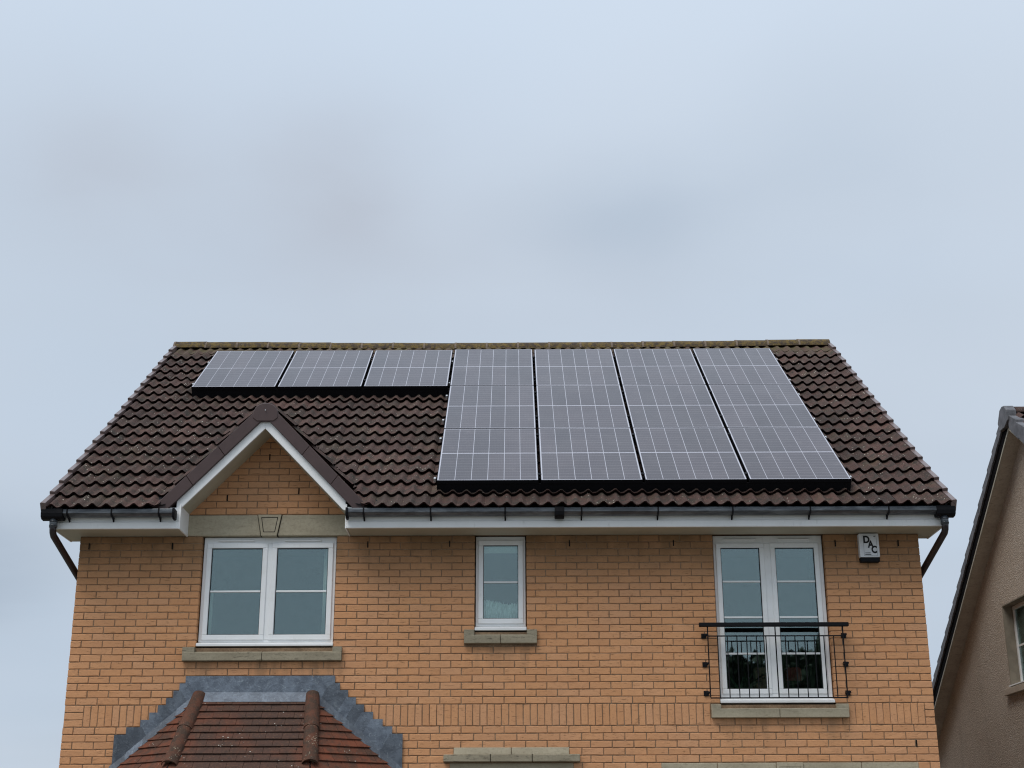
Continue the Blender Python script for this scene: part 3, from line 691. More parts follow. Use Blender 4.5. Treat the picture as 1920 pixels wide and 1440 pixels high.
# front strip of the deck either side of the dormer
for a, b in ((VX0+0.06, 0.95), (3.10, VX1-0.06)):
    MB().prism([(-0.43, Z0+0.0), (0.35, Z0+0.58*0.98), (0.35, Z0+0.40), (-0.366, 1.99)], a, b, 'x').build('deck_strip', M['dark'], roof)
MB().prism([(ridgeY, ridgeZ+0.03), (2*ridgeY+E0+0.02, Z0+0.0), (2*ridgeY+E0+0.02, Z0-0.025), (ridgeY, ridgeZ-0.025)], VX0, VX1, 'x').build('back_slope', M['tile'], roof)
TW = (VX1-VX0)/33.0; TL_ = 0.395
NX = 14
def prof(u):                                            # two pantile rolls per tile
    w = (u*2) % 1.0; w = w**1.55
    return 0.043*(0.5-0.5*math.cos(2*math.pi*w))
def tile_geo(jit=0.0):
    vs, fs, sm = [], [], []
    g = MB(); top = []; tail = 0.046+jit; head = 0.004
    for i in range(NX+1):
        u = i/NX; h = prof(u if i < NX else 0.9999)
        x = u*TW*0.998
        top += [(x, 0, tail+h), (x, TL_, head+h*0.9)]
    g.add(top, [(2*i, 2*i+2, 2*i+3, 2*i+1) for i in range(NX)], smooth=True)
    lip = []
    for i in range(NX+1):
        u = i/NX; h = prof(u if i < NX else 0.9999); x = u*TW*0.998
        lip += [(x, 0.0, tail+h), (x, 0.005, tail+h-0.017)]
    g.nlip0 = len(g.f); g.add(lip, [(2*i, 2*i+1, 2*i+3, 2*i+2) for i in range(NX)])
    und = []
    for i in range(0, NX+1, 2):
        u = i/NX; h = prof(u if i < NX else 0.9999); x = u*TW*0.998
        und += [(x, 0.005, tail+h-0.017), (x, TL_*0.5, (tail+head)/2+h-0.026)]
    k = NX//2
    g.add(und, [(2*i, 2*i+1, 2*i+3, 2*i+2) for i in range(k)])
    return g
TG = [tile_geo(random.uniform(-0.003, 0.004)) for _ in range(8)]
def tile_mesh(g):
    me = bpy.data.meshes.new('roof_tile'); me.from_pydata(g.v, [], g.f); me.polygons.foreach_set('use_smooth', g.sm); me.materials.append(M['tile']); me.materials.append(M['tedge'])
    for p in me.polygons: p.material_index = 1 if p.index >= g.nlip0 else 0
    return me
TM = [tile_mesh(g) for g in TG]
PANX = [0.506+1.1275*i for i in range(3)] + [3.890+1.1265*i for i in range(4)]
def under_panel(x, s):
    if 0.55 < x < 3.85 and 4.0 < s < 5.6: return True
    return 3.95 < x < 8.35 and 0.75 < s < 5.6
rest = MB(); rest.mi = []; S0 = -0.072; GAUGE = 0.3255; nsel = 0
for c in range(19):
    for k in range(33):
        x = VX0+TW*k; s = S0+GAUGE*c
        xm, sm_ = x+TW/2, s+GAUGE/2
        ym = -E0+sm_*ca; y0_, y1_ = -E0+s*ca, -E0+(s+TL_)*ca
        i = random.randrange(8)
        yaw_ = random.gauss(0, 0.004); dn = random.uniform(-0.002, 0.003)
        mt = RF @ Matrix.Translation((x, s+random.gauss(0, 0.003), dn)) @ Matrix.Rotation(yaw_, 4, 'Z')
        if c == 18: mt = mt @ Matrix.Translation((0, 0, -0.012)) @ Matrix.Diagonal((1, 1, 0.72, 1))
        clip = 0
        if y0_ < 1.25:
            lx0, rx0 = valley(y0_, -1, 0.09), valley(y0_, 1, 0.09)
            lx1, rx1 = valley(y1_, -1, 0.09), valley(y1_, 1, 0.09)
            if lx0 < rx0:
                if x > max(lx0, lx1) and x+TW < min(rx0, rx1) : continue
                if x+TW > lx0 and x < GX: clip = -1
                elif x < rx0 and x+TW > GX: clip = 1
        if clip:
            bm = bmesh.new(); me = TM[i].copy(); bm.from_mesh(me); bm.transform(mt)
            # vertical plane through the valley line
            p = Vector((valley(0, clip, 0.09), 0, 0)); d = Vector((-clip*0.702, 1, 0)).normalized(); nrm = Vector((d.y, -d.x, 0))*clip
            bmesh.ops.bisect_plane(bm, geom=bm.verts[:]+bm.edges[:]+bm.faces[:], plane_co=p, plane_no=nrm, clear_inner=True)
            if len(bm.faces) > 4 and bm.calc_volume is not None:
                bm.to_mesh(me); bm.free(); o = link('roof_tile', me, roof)
            else: bm.free()
            continue
        if nsel < 270 and not under_panel(xm, sm_+0.08):
            o = link('roof_tile', TM[i], roof); o.matrix_local = mt; nsel += 1
        else:
            rest.add([mt @ Vector(q) for q in TG[i].v], [], rnd=0)
            b = len(rest.v)-len(TG[i].v); rv = random.random()
            for fi, (f, s_) in enumerate(zip(TG[i].f, TG[i].sm)): rest.f.append(tuple(b+q for q in f)); rest.sm.append(s_); rest.r.append(rv); rest.mi.append(1 if fi >= TG[i].nlip0 else 0)
me = bpy.data.meshes.new('roof_tile'); me.from_pydata(rest.v, [], rest.f); me.polygons.foreach_set('use_smooth', rest.sm); me.polygons.foreach_set('material_index', rest.mi)
at = me.attributes.new('rnd', 'FLOAT', 'FACE'); at.data.foreach_set('value', rest.r); me.materials.append(M['tile']); me.materials.append(M['tedge'])
link('roof_tile', me, roof, kind='stuff')
# dry verge units, one per course each side
vm = MB().prism([(0.0, 0.092), (0.050, 0.098), (0.062, 0.090), (0.062, -0.020), (0.055, -0.020), (0.053, 0.072), (0.0, 0.072)], 0, 0.36, 'y')
def verge_mesh(flip):
    g = MB()
    pts = [(0.0, 0.080), (0.044, 0.086), (0.056, 0.078), (0.056, -0.055), (0.0, -0.055)]
    if flip: pts = [(-a, b) for a, b in pts]
    n = len(pts)
    vs = [(a, 0.0, b+0.012) for a, b in pts] + [(a, 0.355, b-0.024) for a, b in pts]
    g.add(vs, [(i, (i+1) % n, n+(i+1) % n, n+i) for i in range(n)] + [tuple(range(n)), tuple(range(n, 2*n))])
    return g.mesh('verge_unit', M['verge'], 0.003)
VM = {s: verge_mesh(s < 0) for s in (1, -1)}
for c in range(19):
    for sgn, xx in ((-1, VX0+0.034), (1, VX1-0.034)):
        o = link('verge_unit', VM[sgn], roof); L2 = 1.0
        o.matrix_local = RF @ Matrix.Translation((xx, S0+GAUGE*c-0.004, random.uniform(-.002, .002)))
# verge undercloak / barge board on the sides
for xx in (VX0+0.02, VX1-0.035):
    MB().prism([(-0.42, Z0-0.03), (ridgeY, ridgeZ-0.05), (ridgeY, ridgeZ-0.22), (-0.30, Z0-0.14)], xx, xx+0.015, 'x').build('barge_board', M['fascia'], roof)
# ridge tiles: segmental caps, slightly sagging in the middle
def arch(r, n, thick, span=R(76)):
    o_ = [(r*math.sin(a), r*math.cos(a)) for a in [(-span+2*span*i/n) for i in range(n+1)]]
    i_ = [((r-thick)*math.sin(a), (r-thick)*math.cos(a)) for a in [(span-2*span*i/n) for i in range(n+1)]]
    return o_+i_
nr = 21; rl = (VX1-VX0+0.02)/nr
for i in range(nr):
    xa = VX0-0.01+i*rl; t = ((xa+rl/2)-WID/2)/(WID/2); sag = -0.036*(1-t*t)+random.uniform(-.004, .004)
    tilt = random.gauss(0, 0.006)
    mt = Matrix.Translation((xa, ridgeY, ridgeZ-0.088+sag)) @ Matrix.Rotation(tilt, 4, 'Y')
    MB().prism(arch(0.165, 12, 0.018, R(80)), 0.004, rl-0.006, 'x', smooth=False).build('ridge_tile', M['ridge'], roof, mtx=mt)
    MB().prism(arch(0.1685, 12, 0.02, R(80)), -0.014, 0.014, 'x').build('mortar_joint', M['mort2'], roof, mtx=mt)
MB().box(VX0+0.02, VX1-0.02, ridgeY-0.10, ridgeY+0.10, ridgeZ-0.06, ridgeZ+0.005).build('ridge_bedding', M['dark'], roof)  # dark colour supplies the shadow line beneath the ridge tiles

# ------------------------------------------------------------------ wall dormer gable
TG_ = math.tan(R(46)); BY = -0.372
def lz(x, base): return base-TG_*abs(x-GX)
zin, zb, zcap = 2.912, 3.045, 3.245
dorm = hp('gable_roof', MB().prism([(GX, zcap-0.02), (GX+1.165, lz(GX+1.165, zcap-0.02)), (GX+1.165, lz(GX+1.165, zcap-0.06)), (GX, zcap-0.06), (GX-1.165, lz(GX-1.165, zcap-0.06)), (GX-1.165, lz(GX-1.165, zcap-0.02))], -0.36, 0.02, 'y'), M['dark'])
# slopes run back into the main roof as triangles
def back_tri(sgn, base, th, mat, name, parent):
    ya = (base-(Z0+E0*0.7265))/0.7265                    # ridge of the gable meets the roof
    xe = GX+sgn*1.165; ze = lz(xe, base); ye = (ze-(Z0+E0*0.7265))/0.7265
    pts = [(GX, -0.36, base), (xe, -0.36, ze), (xe, max(ye, -0.35), ze), (GX, ya, base)]
    lo = [(a, b, c-th) for a, b, c in pts]
    return MB().add(pts+lo, [(0, 1, 2, 3), (7, 6, 5, 4), (0, 4, 5, 1), (1, 5, 6, 2), (2, 6, 7, 3), (3, 7, 4, 0)]).build(name, mat, parent)
for s in (-1, 1): back_tri(s, zcap-0.015, 0.06, M['tile'], 'gable_slope', dorm)
# tiles on the gable slopes, coursed parallel to the valley eaves
for s in (-1, 1):
    c2, s2 = math.cos(R(46)), math.sin(R(46))
    for c in range(5):
        for k in range(8):
            dd = 0.10+0.31*c; y = -0.34+TW*k
            xx = GX+s*dd*c2*1.0; zz = lz(xx, zcap)-0.0
            yv = (zz-(Z0+E0*0.7265))/0.7265
            if y+TW > yv-0.02: continue
            # local tile axes: across = y, up slope = towards ridge, normal
            up_ = Vector((-s*c2, 0, s2)); nrm = Vector((s*s2, 0, c2)); ac = up_.cross(nrm)
            px = Vector((GX+s*(dd+0.30)*c2, y if ac.y > 0 else y+TW, zcap-(dd+0.30)*s2))
            if px.z < 2.05: continue
            mt = Matrix(((ac.x, up_.x, nrm.x, px.x), (ac.y, up_.y, nrm.y, px.y), (ac.z, up_.z, nrm.z, px.z-0.02), (0, 0, 0, 1)))
            o = link('roof_tile', TM[(c+k) % 8], dorm); o.matrix_local = mt
for s in (-1, 1):
    # bargeboard (mitred at the apex)
    xo, xi = GX+s*0.895, GX+s*0.885
    MB().prism([(GX, zin), (GX+s*0.878, lz(GX+0.878, zin)), (GX+s*0.905, lz(GX+0.905, zin)+0.02), (GX+s*0.905, lz(GX+0.905, zb)), (GX, zb)], BY-0.010, BY+0.012, 'y').build('barge_board', M['fascia'], dorm, bevel=0.003)
    # sloping soffit back to the wall
    pts = [(GX, zin+0.016), (GX+s*0.900, lz(GX+0.900, zin+0.016)), (GX+s*0.900, lz(GX+0.900, zin+0.030)), (GX, zin+0.030)]
    MB().prism(pts, BY+0.012, 0.006, 'y').build('gable_soffit', M['soffit'], dorm)
    # dark brown dry verge units, butt jointed
    L = 1.075; cuts = [0.0, 0.42, 0.74, L]
    for i, (a, b) in enumerate(zip(cuts, cuts[1:])):
        p = 0.002*i
        poly = [(GX+s*(a-0.0+0.035*0), lz(GX+a, zb-0.012)), (GX+s*(b-0.003), lz(GX+b-0.003, zb-0.012)), (GX+s*(b+0.075), lz(GX+b+0.075, zcap-0.028)+0.0), (GX+s*(a+(0.078 if a else 0.09)), lz(GX+a+(0.078 if a else 0.09), zcap-0.028))] + ([(GX, 3.10)] if not a else [])
        MB().prism(poly, BY-0.045-p, BY+0.10, 'y').build('verge_cap', M['capm'], dorm, bevel=0.004)
    # lead valley gutter
    vy0, vy1 = -0.44, 1.05
    pv = []
    for m_, n_ in ((-0.12, 0.035), (0.03, 0.006), (0.14, 0.03)):
        for yy in (vy0, vy1): pv.append((valley(yy, s, m_), yy, Z0+(yy+E0)*0.7265+n_))
    MB().add(pv, [(0, 1, 3, 2), (2, 3, 5, 4)]).build('valley_lead', M['pframe'], dorm)
# apex cap: rounded block end
cap = [(GX-0.092, 2.982), (GX+0.092, 2.982), (GX+0.138, 3.022), (GX+0.134, 3.095)] + [(GX+0.125*math.cos(a), 3.100+0.092*math.sin(a)) for a in [R(10+160*i/10) for i in range(11)]] + [(GX-0.134, 3.095), (GX-0.138, 3.022)]
MB().prism(cap, BY-0.053, BY+0.10, 'y').build('ridge_end_cap', M['capm'], dorm, bevel=0.008)
MB().tube([(GX, BY-0.070, 3.105), (GX, BY-0.060, 3.105)], 0.006, 8).build('fixing_screw', M['silver'], dorm)
ymeet = (3.19-(Z0+E0*0.7265))/0.7265
for i in range(4):
    MB().prism([(GX+a, 3.085+b) for a, b in arch(0.115, 10, 0.015)], BY+0.10+i*0.40, min(BY+0.50+i*0.40-0.005, ymeet+0.1), 'y').build('ridge_tile', M['capm'], dorm)

# ------------------------------------------------------------------ bay roof and lead
D = 0.86; zt0 = 0.080
def LH(d): return Vector((1.41-0.152*d, -0.848*d, zt0-d))
def RH(d): return Vector((2.60+0.118*d, -0.838*d, zt0-d))
def LW(d): return Vector((1.41-1.14*d, 0.0, zt0-d))
def RW(d): return Vector((2.60+1.21*d, 0.0, zt0-d))
bay = hp('bay_roof', MB().add([LH(0), RH(0), LH(D), RH(D), LW(D), RW(D), LH(D)+Vector((0, 0.1, -0.06)), RH(D)+Vector((0, 0.1, -0.06)), LW(D)+Vector((0, 0, -0.06)), RW(D)+Vector((0, 0, -0.06))],
      [(0, 1, 3, 2), (0, 2, 4), (1, 5, 3), (2, 3, 7, 6), (4, 2, 6, 8), (3, 5, 9, 7)]), M['dark'])
hp('bay_wall', MB().prism([(0.62, 0.0), (1.36, -0.60), (2.64, -0.60), (3.42, 0.0)], GROUND, -0.84, 'z'), M['brickwork'])
def clip2(poly, ax, val, keep_less):
    o_ = []
    for i in range(len(poly)):
        p, q = poly[i], poly[(i+1) % len(poly)]
        ip = (p[ax] <= val) == keep_less; iq = (q[ax] <= val) == keep_less
        if ip: o_.append(p)
        if ip != iq:
            t = (val-p[ax])/(q[ax]-p[ax]); o_.append((p[0]+(q[0]-p[0])*t, p[1]+(q[1]-p[1])*t))
    return o_
def tile_face(A, B, Cc, gauge, width, off):
    """A,B: eave end points (left, right), Cc: any point up the face; poly = face outline"""
    poly3 = Cc['poly']; org = A; ex = (B-A).normalized()
    nrm = ex.cross((poly3[-1]-A)).normalized()
    if nrm.z < 0: nrm = -nrm
    ey = nrm.cross(ex)
    if ey.z < 0: ey = -ey
    poly = [((p-org).dot(ex), (p-org).dot(ey)) for p in poly3]
    H = max(p[1] for p in poly); n = int(H/gauge)+1
    xmin, xmax = min(p[0] for p in poly), max(p[0] for p in poly)
    for r in range(n):
        y0, y1 = r*gauge, min(H, r*gauge+gauge+0.035)
        strip = clip2(clip2(poly, 1, y0, False), 1, y1, True)
        if len(strip) < 3: continue
        x = xmin-width+(off if r % 2 else 0)
        while x < xmax:
            t = clip2(clip2(strip, 0, x+0.0015, False), 0, x+width-0.0015, True) if len(strip) > 2 else []
            x += width
            if len(t) < 3: continue
            ar = abs(sum(t[i][0]*t[(i+1) % len(t)][1]-t[(i+1) % len(t)][0]*t[i][1] for i in range(len(t))))/2
            if ar < 0.0006: continue
            lift = random.uniform(0, 0.004); skew = random.gauss(0, 0.0015)
            def hgt(p): return 0.010+lift+0.022*(1-(p[1]-y0)/(gauge+0.035))
            top = [org+ex*p[0]+ey*(p[1]+skew*(p[0]-x)*5)+nrm*hgt(p) for p in t]
            bot = [q-nrm*0.013 for q in top]; m_ = len(t)
            MB().add(top+bot, [tuple(range(m_)), tuple(range(2*m_-1, m_-1, -1))]+[(i, (i+1) % m_, m_+(i+1) % m_, m_+i) for i in range(m_)]).build('plain_tile', M['ptile'], bay)
tile_face(LH(D), RH(D), dict(poly=[LH(D), RH(D), RH(0.0), LH(0.0)]), 0.099, 0.167, 0.0835)
tile_face(LW(D), LH(D), dict(poly=[LW(D), LH(D), LH(0)]), 0.099, 0.167, 0.0835)
tile_face(RH(D), RW(D), dict(poly=[RH(D), RW(D), RH(0)]), 0.099, 0.167, 0.0835)
# hip tiles (half round, lapped)
for nm, fn, dm in (('l', LH, 0.735), ('r', RH, 0.725)):
    a, b = fn(-0.015), fn(dm); d = (b-a).normalized(); up_ = Vector((0, 0, 1)); sd_ = d.cross(up_).normalized(); nn_ = sd_.cross(d)
    Ltot = (b-a).length; k = 2
    for i in range(k):
        p = a+d*(Ltot/k*i); r0, r1 = 0.073, 0.083; n = 12; vs = []; L1 = Ltot/k+0.012
        for tt, rr_ in ((0, r0), (L1, r1)):
            for q in range(n+1):
                an = math.pi*(q/n)
                vs.append(p+d*tt+sd_*math.cos(an)*rr_+nn_*(math.sin(an)*rr_*0.92+0.010+0.003*i))
        m1 = n+1
        vs2 = [v-nn_*0.014 for v in vs[m1:]]
        MB().add(vs, [(q, q+1, m1+q+1, m1+q) for q in range(n)], smooth=True).add(vs[m1:]+vs2, [(q, q+1, m1+q+1, m1+q) for q in range(n)]).build('hip_tile', M['hip'], bay)
    # mortar bedding filling the open end and the hip iron
    MB().tube([a+nn_*0.0+d*0.01, b-d*0.03], 0.062, 12).build('mortar_bedding', M['mort2'], bay)
    MB().tube([b-d*0.02+nn_*0.02, b+d*0.04, b+d*0.05+nn_*0.035], 0.008, 6).build('hip_iron', M['iron'], bay)
# lead: upright apron, dressed-over apron, stepped flashings and soakers
def lead_sheet(pts, parent=bay, name='lead_flashing', th=0.003):
    nrm = (pts[1]-pts[0]).cross(pts[2]-pts[0]).normalized()*th; m_ = len(pts)
    if nrm.y > 0: nrm = -nrm
    MB().add([p+nrm for p in pts]+pts, [tuple(range(m_)), tuple(range(2*m_-1, m_-1, -1))]+[(i, (i+1) % m_, m_+(i+1) % m_, m_+i) for i in range(m_)]).build(name, M['lead'], parent)
V = Vector
lead_sheet([V((1.255, -0.009, 0.298)), V((2.60, -0.009, 0.298)), V((2.60, -0.010, 0.125)), V((1.34, -0.010, 0.105)), V((1.255, -0.010, 0.040))])
lead_sheet([V((2.604, -0.011, 0.298)), V((2.832, -0.011, 0.298)), V((2.832, -0.011, 0.222)), V((2.72, -0.012, 0.030)), V((2.58, -0.012, 0.125))])
lead_sheet([V((1.44, -0.013, 0.128)), V((2.57, -0.013, 0.124)), V((2.545, -0.085, 0.020)), V((1.475, -0.085, 0.022))])
Ls = [(1.266,.222),(1.195,.147),(1.135,.072),(1.065,-.003),(.984,-.078),(.901,-.153),(.815,-.228),(.672,-.303),(.552,-.90)]
Rs = [(2.885,.222),(2.973,.147),(3.057,.072),(3.145,-.003),(3.242,-.078),(3.345,-.153),(3.447,-.228),(3.557,-.303),(3.557,-.90)]
def fold(x, side): return 0.105-(1.375-x)/1.14 if side < 0 else 0.105-(x-2.64)/1.21
def foldx(z, side): return 1.375-(0.105-z)*1.14 if side < 0 else 2.64+(0.105-z)*1.21
for side, st_ in ((-1, Ls), (1, Rs)):
    xo0 = 1.255 if side < 0 else 2.832
    pts_top = [(xo0, 0.222)] if side < 0 else []
    for i in range(len(st_)-1):
        xo, zt = st_[i]; zb = st_[i+1][1]
        if side < 0: xo = st_[i+1][0] if i+1 < len(st_)-0 else xo
        xp = (st_[i][0] if side < 0 else (st_[i-1][0] if i else 2.80))
        y = -0.0125-0.0015*i
        # outer upright edge, slanted lap towards the fold
        slant = 0.085
        zf0, zf1 = zt-0.03, zb-0.03
        a_ = (xp-side*0.020, zt); b_ = (xo, zt); c_ = (xo, zb)
        k_ = 1.0/(1.14 if side < 0 else 1.21)
        def drop(p):
            q = V((p[0], p[1])); d = V((-side*0.50, -0.86))
            for _ in range(600):
                if q.y <= fold(q.x, side)-0.004: break
                q += d*0.002
            return (q.x, q.y)
        if i == len(st_)-2:
            pl_ = [a_, b_, (xo, fold(xo, side)-0.01), drop(a_)]
        else: pl_ = [a_, b_, c_, drop((c_[0]-side*0.0, c_[1])), drop(a_)]
        lead_sheet([V((p[0], y+(0.0015 if j in (0, 1) else 0), p[1])) for j, p in enumerate(pl_)])
    # soaker strip dressed over the tiles, in lapped lengths
    fn = LW if side < 0 else RW
    slope = -(1/1.14) if side < 0 else -(1/1.21)
    x = 1.365 if side < 0 else 2.655; i = 0
    while abs(x-2.0) < 1.62:
        x2 = x+side*0.165; y = -0.020
        za, zb_ = fold(x, side)+0.006, fold(x2, side)+0.006
        # line on the tiles, 60 mm out from the wall
        def roofpt(px, out):
            # point of side plane directly below fold, moved out by `out` along the slope
            d = (px-1.41)/-1.14 if side < 0 else (px-2.60)/1.21
            w = fn(d); h = (LH(1)-LH(0)) if side < 0 else (RH(1)-RH(0))
            return w+h*out+V((-side*-0.0, -0.0, 0.040))
        pa, pb = roofpt(x, 0.070+random.uniform(-.006, .006)), roofpt(x2+side*0.012, 0.070+random.uniform(-.006, .006))
        lead_sheet([V((x, y-0.001*(i % 2), za)), V((x2+side*0.012, y-0.001*(i % 2), zb_)), pb, pa], name='soaker')
        x = x2; i += 1

# ------------------------------------------------------------------ solar panels on rails
PW, PH, PT, HN = 1.098, 1.696, 0.038, 0.186
cellb = MB().box(0, 0.1706, 0, 0.811, 0, 0.0012).mesh('cell_block', M['cell'])
fm = MB()
w_ = 0.005
fm.box(0, PW, 0, w_, -PT, 0.0015).box(0, PW, PH-w_, PH, -PT, 0.0015).box(0, w_, w_, PH-w_, -PT, 0.0015).box(PW-w_, PW, w_, PH-w_, -PT, 0.0015)
fm.box(w_, PW-w_, w_, PH-w_, -PT+0.002, -0.008)
FM = fm.mesh('frame', M['pframe']); 
BSM = MB().box(w_, PW-w_, w_, PH-w_, -0.0075, 0.0).mesh('backsheet', M['back'])
proto = []
def panel(x, s, label):
    o = empty('solar_panel', label=label, cat='solar panel', group='solar panels on the roof')
    o.matrix_world = RF @ Matrix.Translation((x, s, HN)) @ Matrix.Rotation(random.gauss(0, 0.0012), 4, 'X')
    link('frame', FM, o); link('backsheet', BSM, o)
    for i in range(6):
        for j in range(2):
            c = link('cell_block', cellb, o); c.location = (0.0200+i*0.1775, 0.0235+j*0.838, 0.0005)
    return o
ords = ['first', 'second', 'third', 'fourth']
rows_s = [0.292, 1.997, 3.702]
for i in range(3): panel(PANX[i], 3.680, ['solar panel at the far left end of the top row, beside the left roof edge', 'middle one of the three solar panels above the small gable', 'solar panel right of the gable peak, third in the top row'][i])
rn_ = ['bottom row, just above the gutter', 'middle row', 'top row, just under the ridge']
cn_ = ['leftmost column of the large block', 'second column of the large block', 'third column of the large block', 'right-hand column of the large block']
for r in range(3):
    for c in range(4): panel(PANX[3+c], rows_s[r], 'solar panel in the %s, %s' % (rn_[r], cn_[c]))
rail = empty('panel_mounting', (0, -E0, Z0), (AL, 0, 0), label='black rails with silver end caps and clamps carrying the solar panels', cat='mounting rails')
def railbar(x0, x1, s):
    MB().box(x0, x1, s-0.02, s+0.02, 0.100, HN-PT-0.001).build('rail', M['pframe'], rail)
    for xx in ((x0, x1) if x0 < 1 or s < 3.6 else (x1,)):
        MB().box(xx-0.012, xx+0.012, s-0.022, s+0.022, 0.102, HN-PT+0.001).build('rail_end_cap', M['silver'], rail, bevel=0.002)
for s in (0.47, 1.76, 2.43, 3.40, 4.03, 5.00): railbar(PANX[3]-0.030, PANX[6]+PW+0.030, s)
for s in (3.95, 4.95): railbar(PANX[0]-0.035, PANX[2]+PW+0.010, s)
for s in (0.47, 1.76, 2.43, 3.40, 4.03, 5.00):
    for i in range(3):
        xg = PANX[3+i]+PW+0.0145
        MB().box(xg-0.020, xg+0.020, s-0.025, s+0.025, HN+0.002, HN+0.006).build('clamp', M['pframe'], rail)
        MB().tube([(xg, s, HN-0.03), (xg, s, HN+0.010)], 0.005, 8).build('clamp_bolt', M['pframe'], rail)
for s in (3.95, 4.95):
    for i in range(2):
        xg = PANX[i]+PW+0.0135
        MB().box(xg-0.020, xg+0.020, s-0.025, s+0.025, HN+0.002, HN+0.006).build('clamp', M['pframe'], rail)
# dark strips painting in the shade of the gap under the lower edges
MB().box(PANX[3], PANX[6]+PW, 0.300, 0.306, 0.004, HN-PT-0.002).build('gap_shade', M['pframe'], rail)
MB().box(PANX[0], PANX[2]+PW, 3.688, 3.694, 0.004, HN-PT-0.002).build('gap_shade', M['pframe'], rail)

# ------------------------------------------------------------------ alarm box with its lettering
al = empty('alarm_box', (8.560, 0, 1.48), label='white burglar alarm box lettered DAC with black base, high on the brick wall', cat='alarm box')
def rbox(x0, x1, z0, z1, r, y0, y1, top_in=0.0):
    pts = []
    for cx, cz, a0 in ((x1-r, z0+r, -90), (x1-r, z1-r, 0), (x0+r, z1-r, 90), (x0+r, z0+r, 180)):
        for k in range(4): a = R(a0+30*k); pts.append((cx+r*math.cos(a), cz+r*math.sin(a)))
    return MB().prism(pts, y0, y1, 'y')
rbox(-0.105, 0.110, 0.052, 0.312, 0.012, -0.072, -0.002).build('cover', M['white'], al, bevel=0.004)
bars(MB(), -0.060, 0.085, 0.068, 0.295, 0.003, -0.0730, -0.0715).build('cover_groove', plain('grey_line', (0.30, 0.32, 0.34)), al)
MB().prism([(-0.100, 0.0), (0.105, 0.0), (0.110, 0.0515), (-0.105, 0.0515)], -0.068, -0.002, 'y').build('strobe_base', M['iron'], al, bevel=0.006)
def letter(ch, x, z, size, sx=1.0):
    cu = bpy.data.curves.new('letter', 'FONT'); cu.body = ch; cu.size = size; cu.extrude = 0.0008; cu.offset = 0.0045
    t = bpy.data.objects.new('letter', cu); COL.objects.link(t)
    bpy.context.view_layer.update()
    me = bpy.data.meshes.new_from_object(t.evaluated_get(bpy.context.evaluated_depsgraph_get()))
    COL.objects.unlink(t); bpy.data.objects.remove(t); me.materials.clear(); me.materials.append(M['print'])
    o = link('letter', me, al); o.location = (x, -0.0735, z); o.rotation_euler = (R(90), 0, 0); o.scale = (sx, 1, 1); o['label'] = 'black letter '+ch
letter('D', -0.060, 0.209, 0.106, 0.88); letter('A', -0.010, 0.158, 0.106, 0.80); letter('C', 0.022, 0.099, 0.106, 0.80)
for z, xa, xb in ((0.098, -0.046, 0.010), (0.080, -0.048, 0.016)): MB().box(xa, xb, -0.0738, -0.072, z-0.004, z+0.003).build('small_print', M['print'], al)
MB().box(0.055, 0.075, -0.0738, -0.072, 0.276, 0.284).build('small_print', M['print'], al)

# ------------------------------------------------------------------ Juliet balcony
jb = empty('juliet_balcony', (7.48, 0, -0.02), label='black iron Juliet balcony railing in front of the French window', cat='balcony railing')
JY = -0.115
def J(mb, name, mat='iron', bevel=0.0): return mb.build(name, M[mat], jb, bevel=bevel, mtx=Matrix.Translation((-7.48, 0, 0.02)))
J(MB().box(6.678, 8.259, JY-0.026, JY+0.026, 0.782, 0.824), 'handrail', bevel=0.005)
J(MB().box(6.760, 8.192, JY-0.006, JY+0.006, 0.678, 0.690), 'top_bar')
J(MB().box(6.766, 8.200, JY-0.006, JY+0.006, 0.036, 0.048), 'bottom_bar')
for i in range(15):
    x = 6.766+i*(8.194-6.766)/14
    if i in (0, 7, 14): J(MB().box(x-0.006, x+0.006, JY-0.005, JY+0.005, 0.048, 0.782), 'post')
    else: J(MB().box(x-0.005, x+0.005, JY-0.004, JY+0.004, 0.048, 0.678), 'baluster')
for sx, x in ((-1, 6.766), (1, 8.194)):
    for z in (0.70, 0.40, 0.10):
        b = MB().box(x+sx*0.004-0.004, x+sx*0.004+0.004, JY, -0.004, z-0.008, z+0.008)
        b.box(x+sx*0.030-0.026, x+sx*0.030+0.026, -0.014, -0.004, z-0.026, z+0.026).box(min(x, x+sx*0.04), max(x, x+sx*0.04), JY-0.004, JY+0.004, z-0.010, z+0.010)
        J(b, 'wall_bracket', bevel=0.002)

# ------------------------------------------------------------------ the neighbouring house
nb = empty('rendered_house', (14, 2.64, GROUND), label='beige roughcast house with grey verge trim, beyond the right end of the brick house', cat='house')
NI = Matrix.Translation((-14, -2.64, -GROUND))
def np_(name, mb, mat, parent=None, bevel=0, **k):
    o = mb.build(name, mat, None, bevel=bevel, **k)
    if parent is None: o.parent = nb; o.matrix_parent_inverse = NI
    else: o.parent = parent
    return o
NY, NS, NV, NW = 2.64, 0.6855, 11.20, 11.40
nbz = 3.766                                              # underside of the rake at the apex
def nz(y, o_=0.0): return nbz+o_-NS*abs(y-NY)
ys, yn = 3.20, 4.23; wz0, wz1 = 0.615, 1.725
mb = MB()
def gpoly(y0, y1, zb_): return [(y0, zb_), (y1, zb_), (y1, nz(y1, 0.05)), (y0, nz(y0, 0.05))]
mb.prism([(-1.6, GROUND), (ys, GROUND), (ys, nz(ys, .05)), (NY, nz(NY, .05)), (-1.6, nz(-1.6, .05))], NW, NW+0.3, 'x')
mb.prism(gpoly(yn, 7.95, GROUND), NW, NW+0.3, 'x')
mb.prism([(ys, GROUND), (yn, GROUND), (yn, wz0), (ys, wz0)], NW, NW+0.3, 'x')
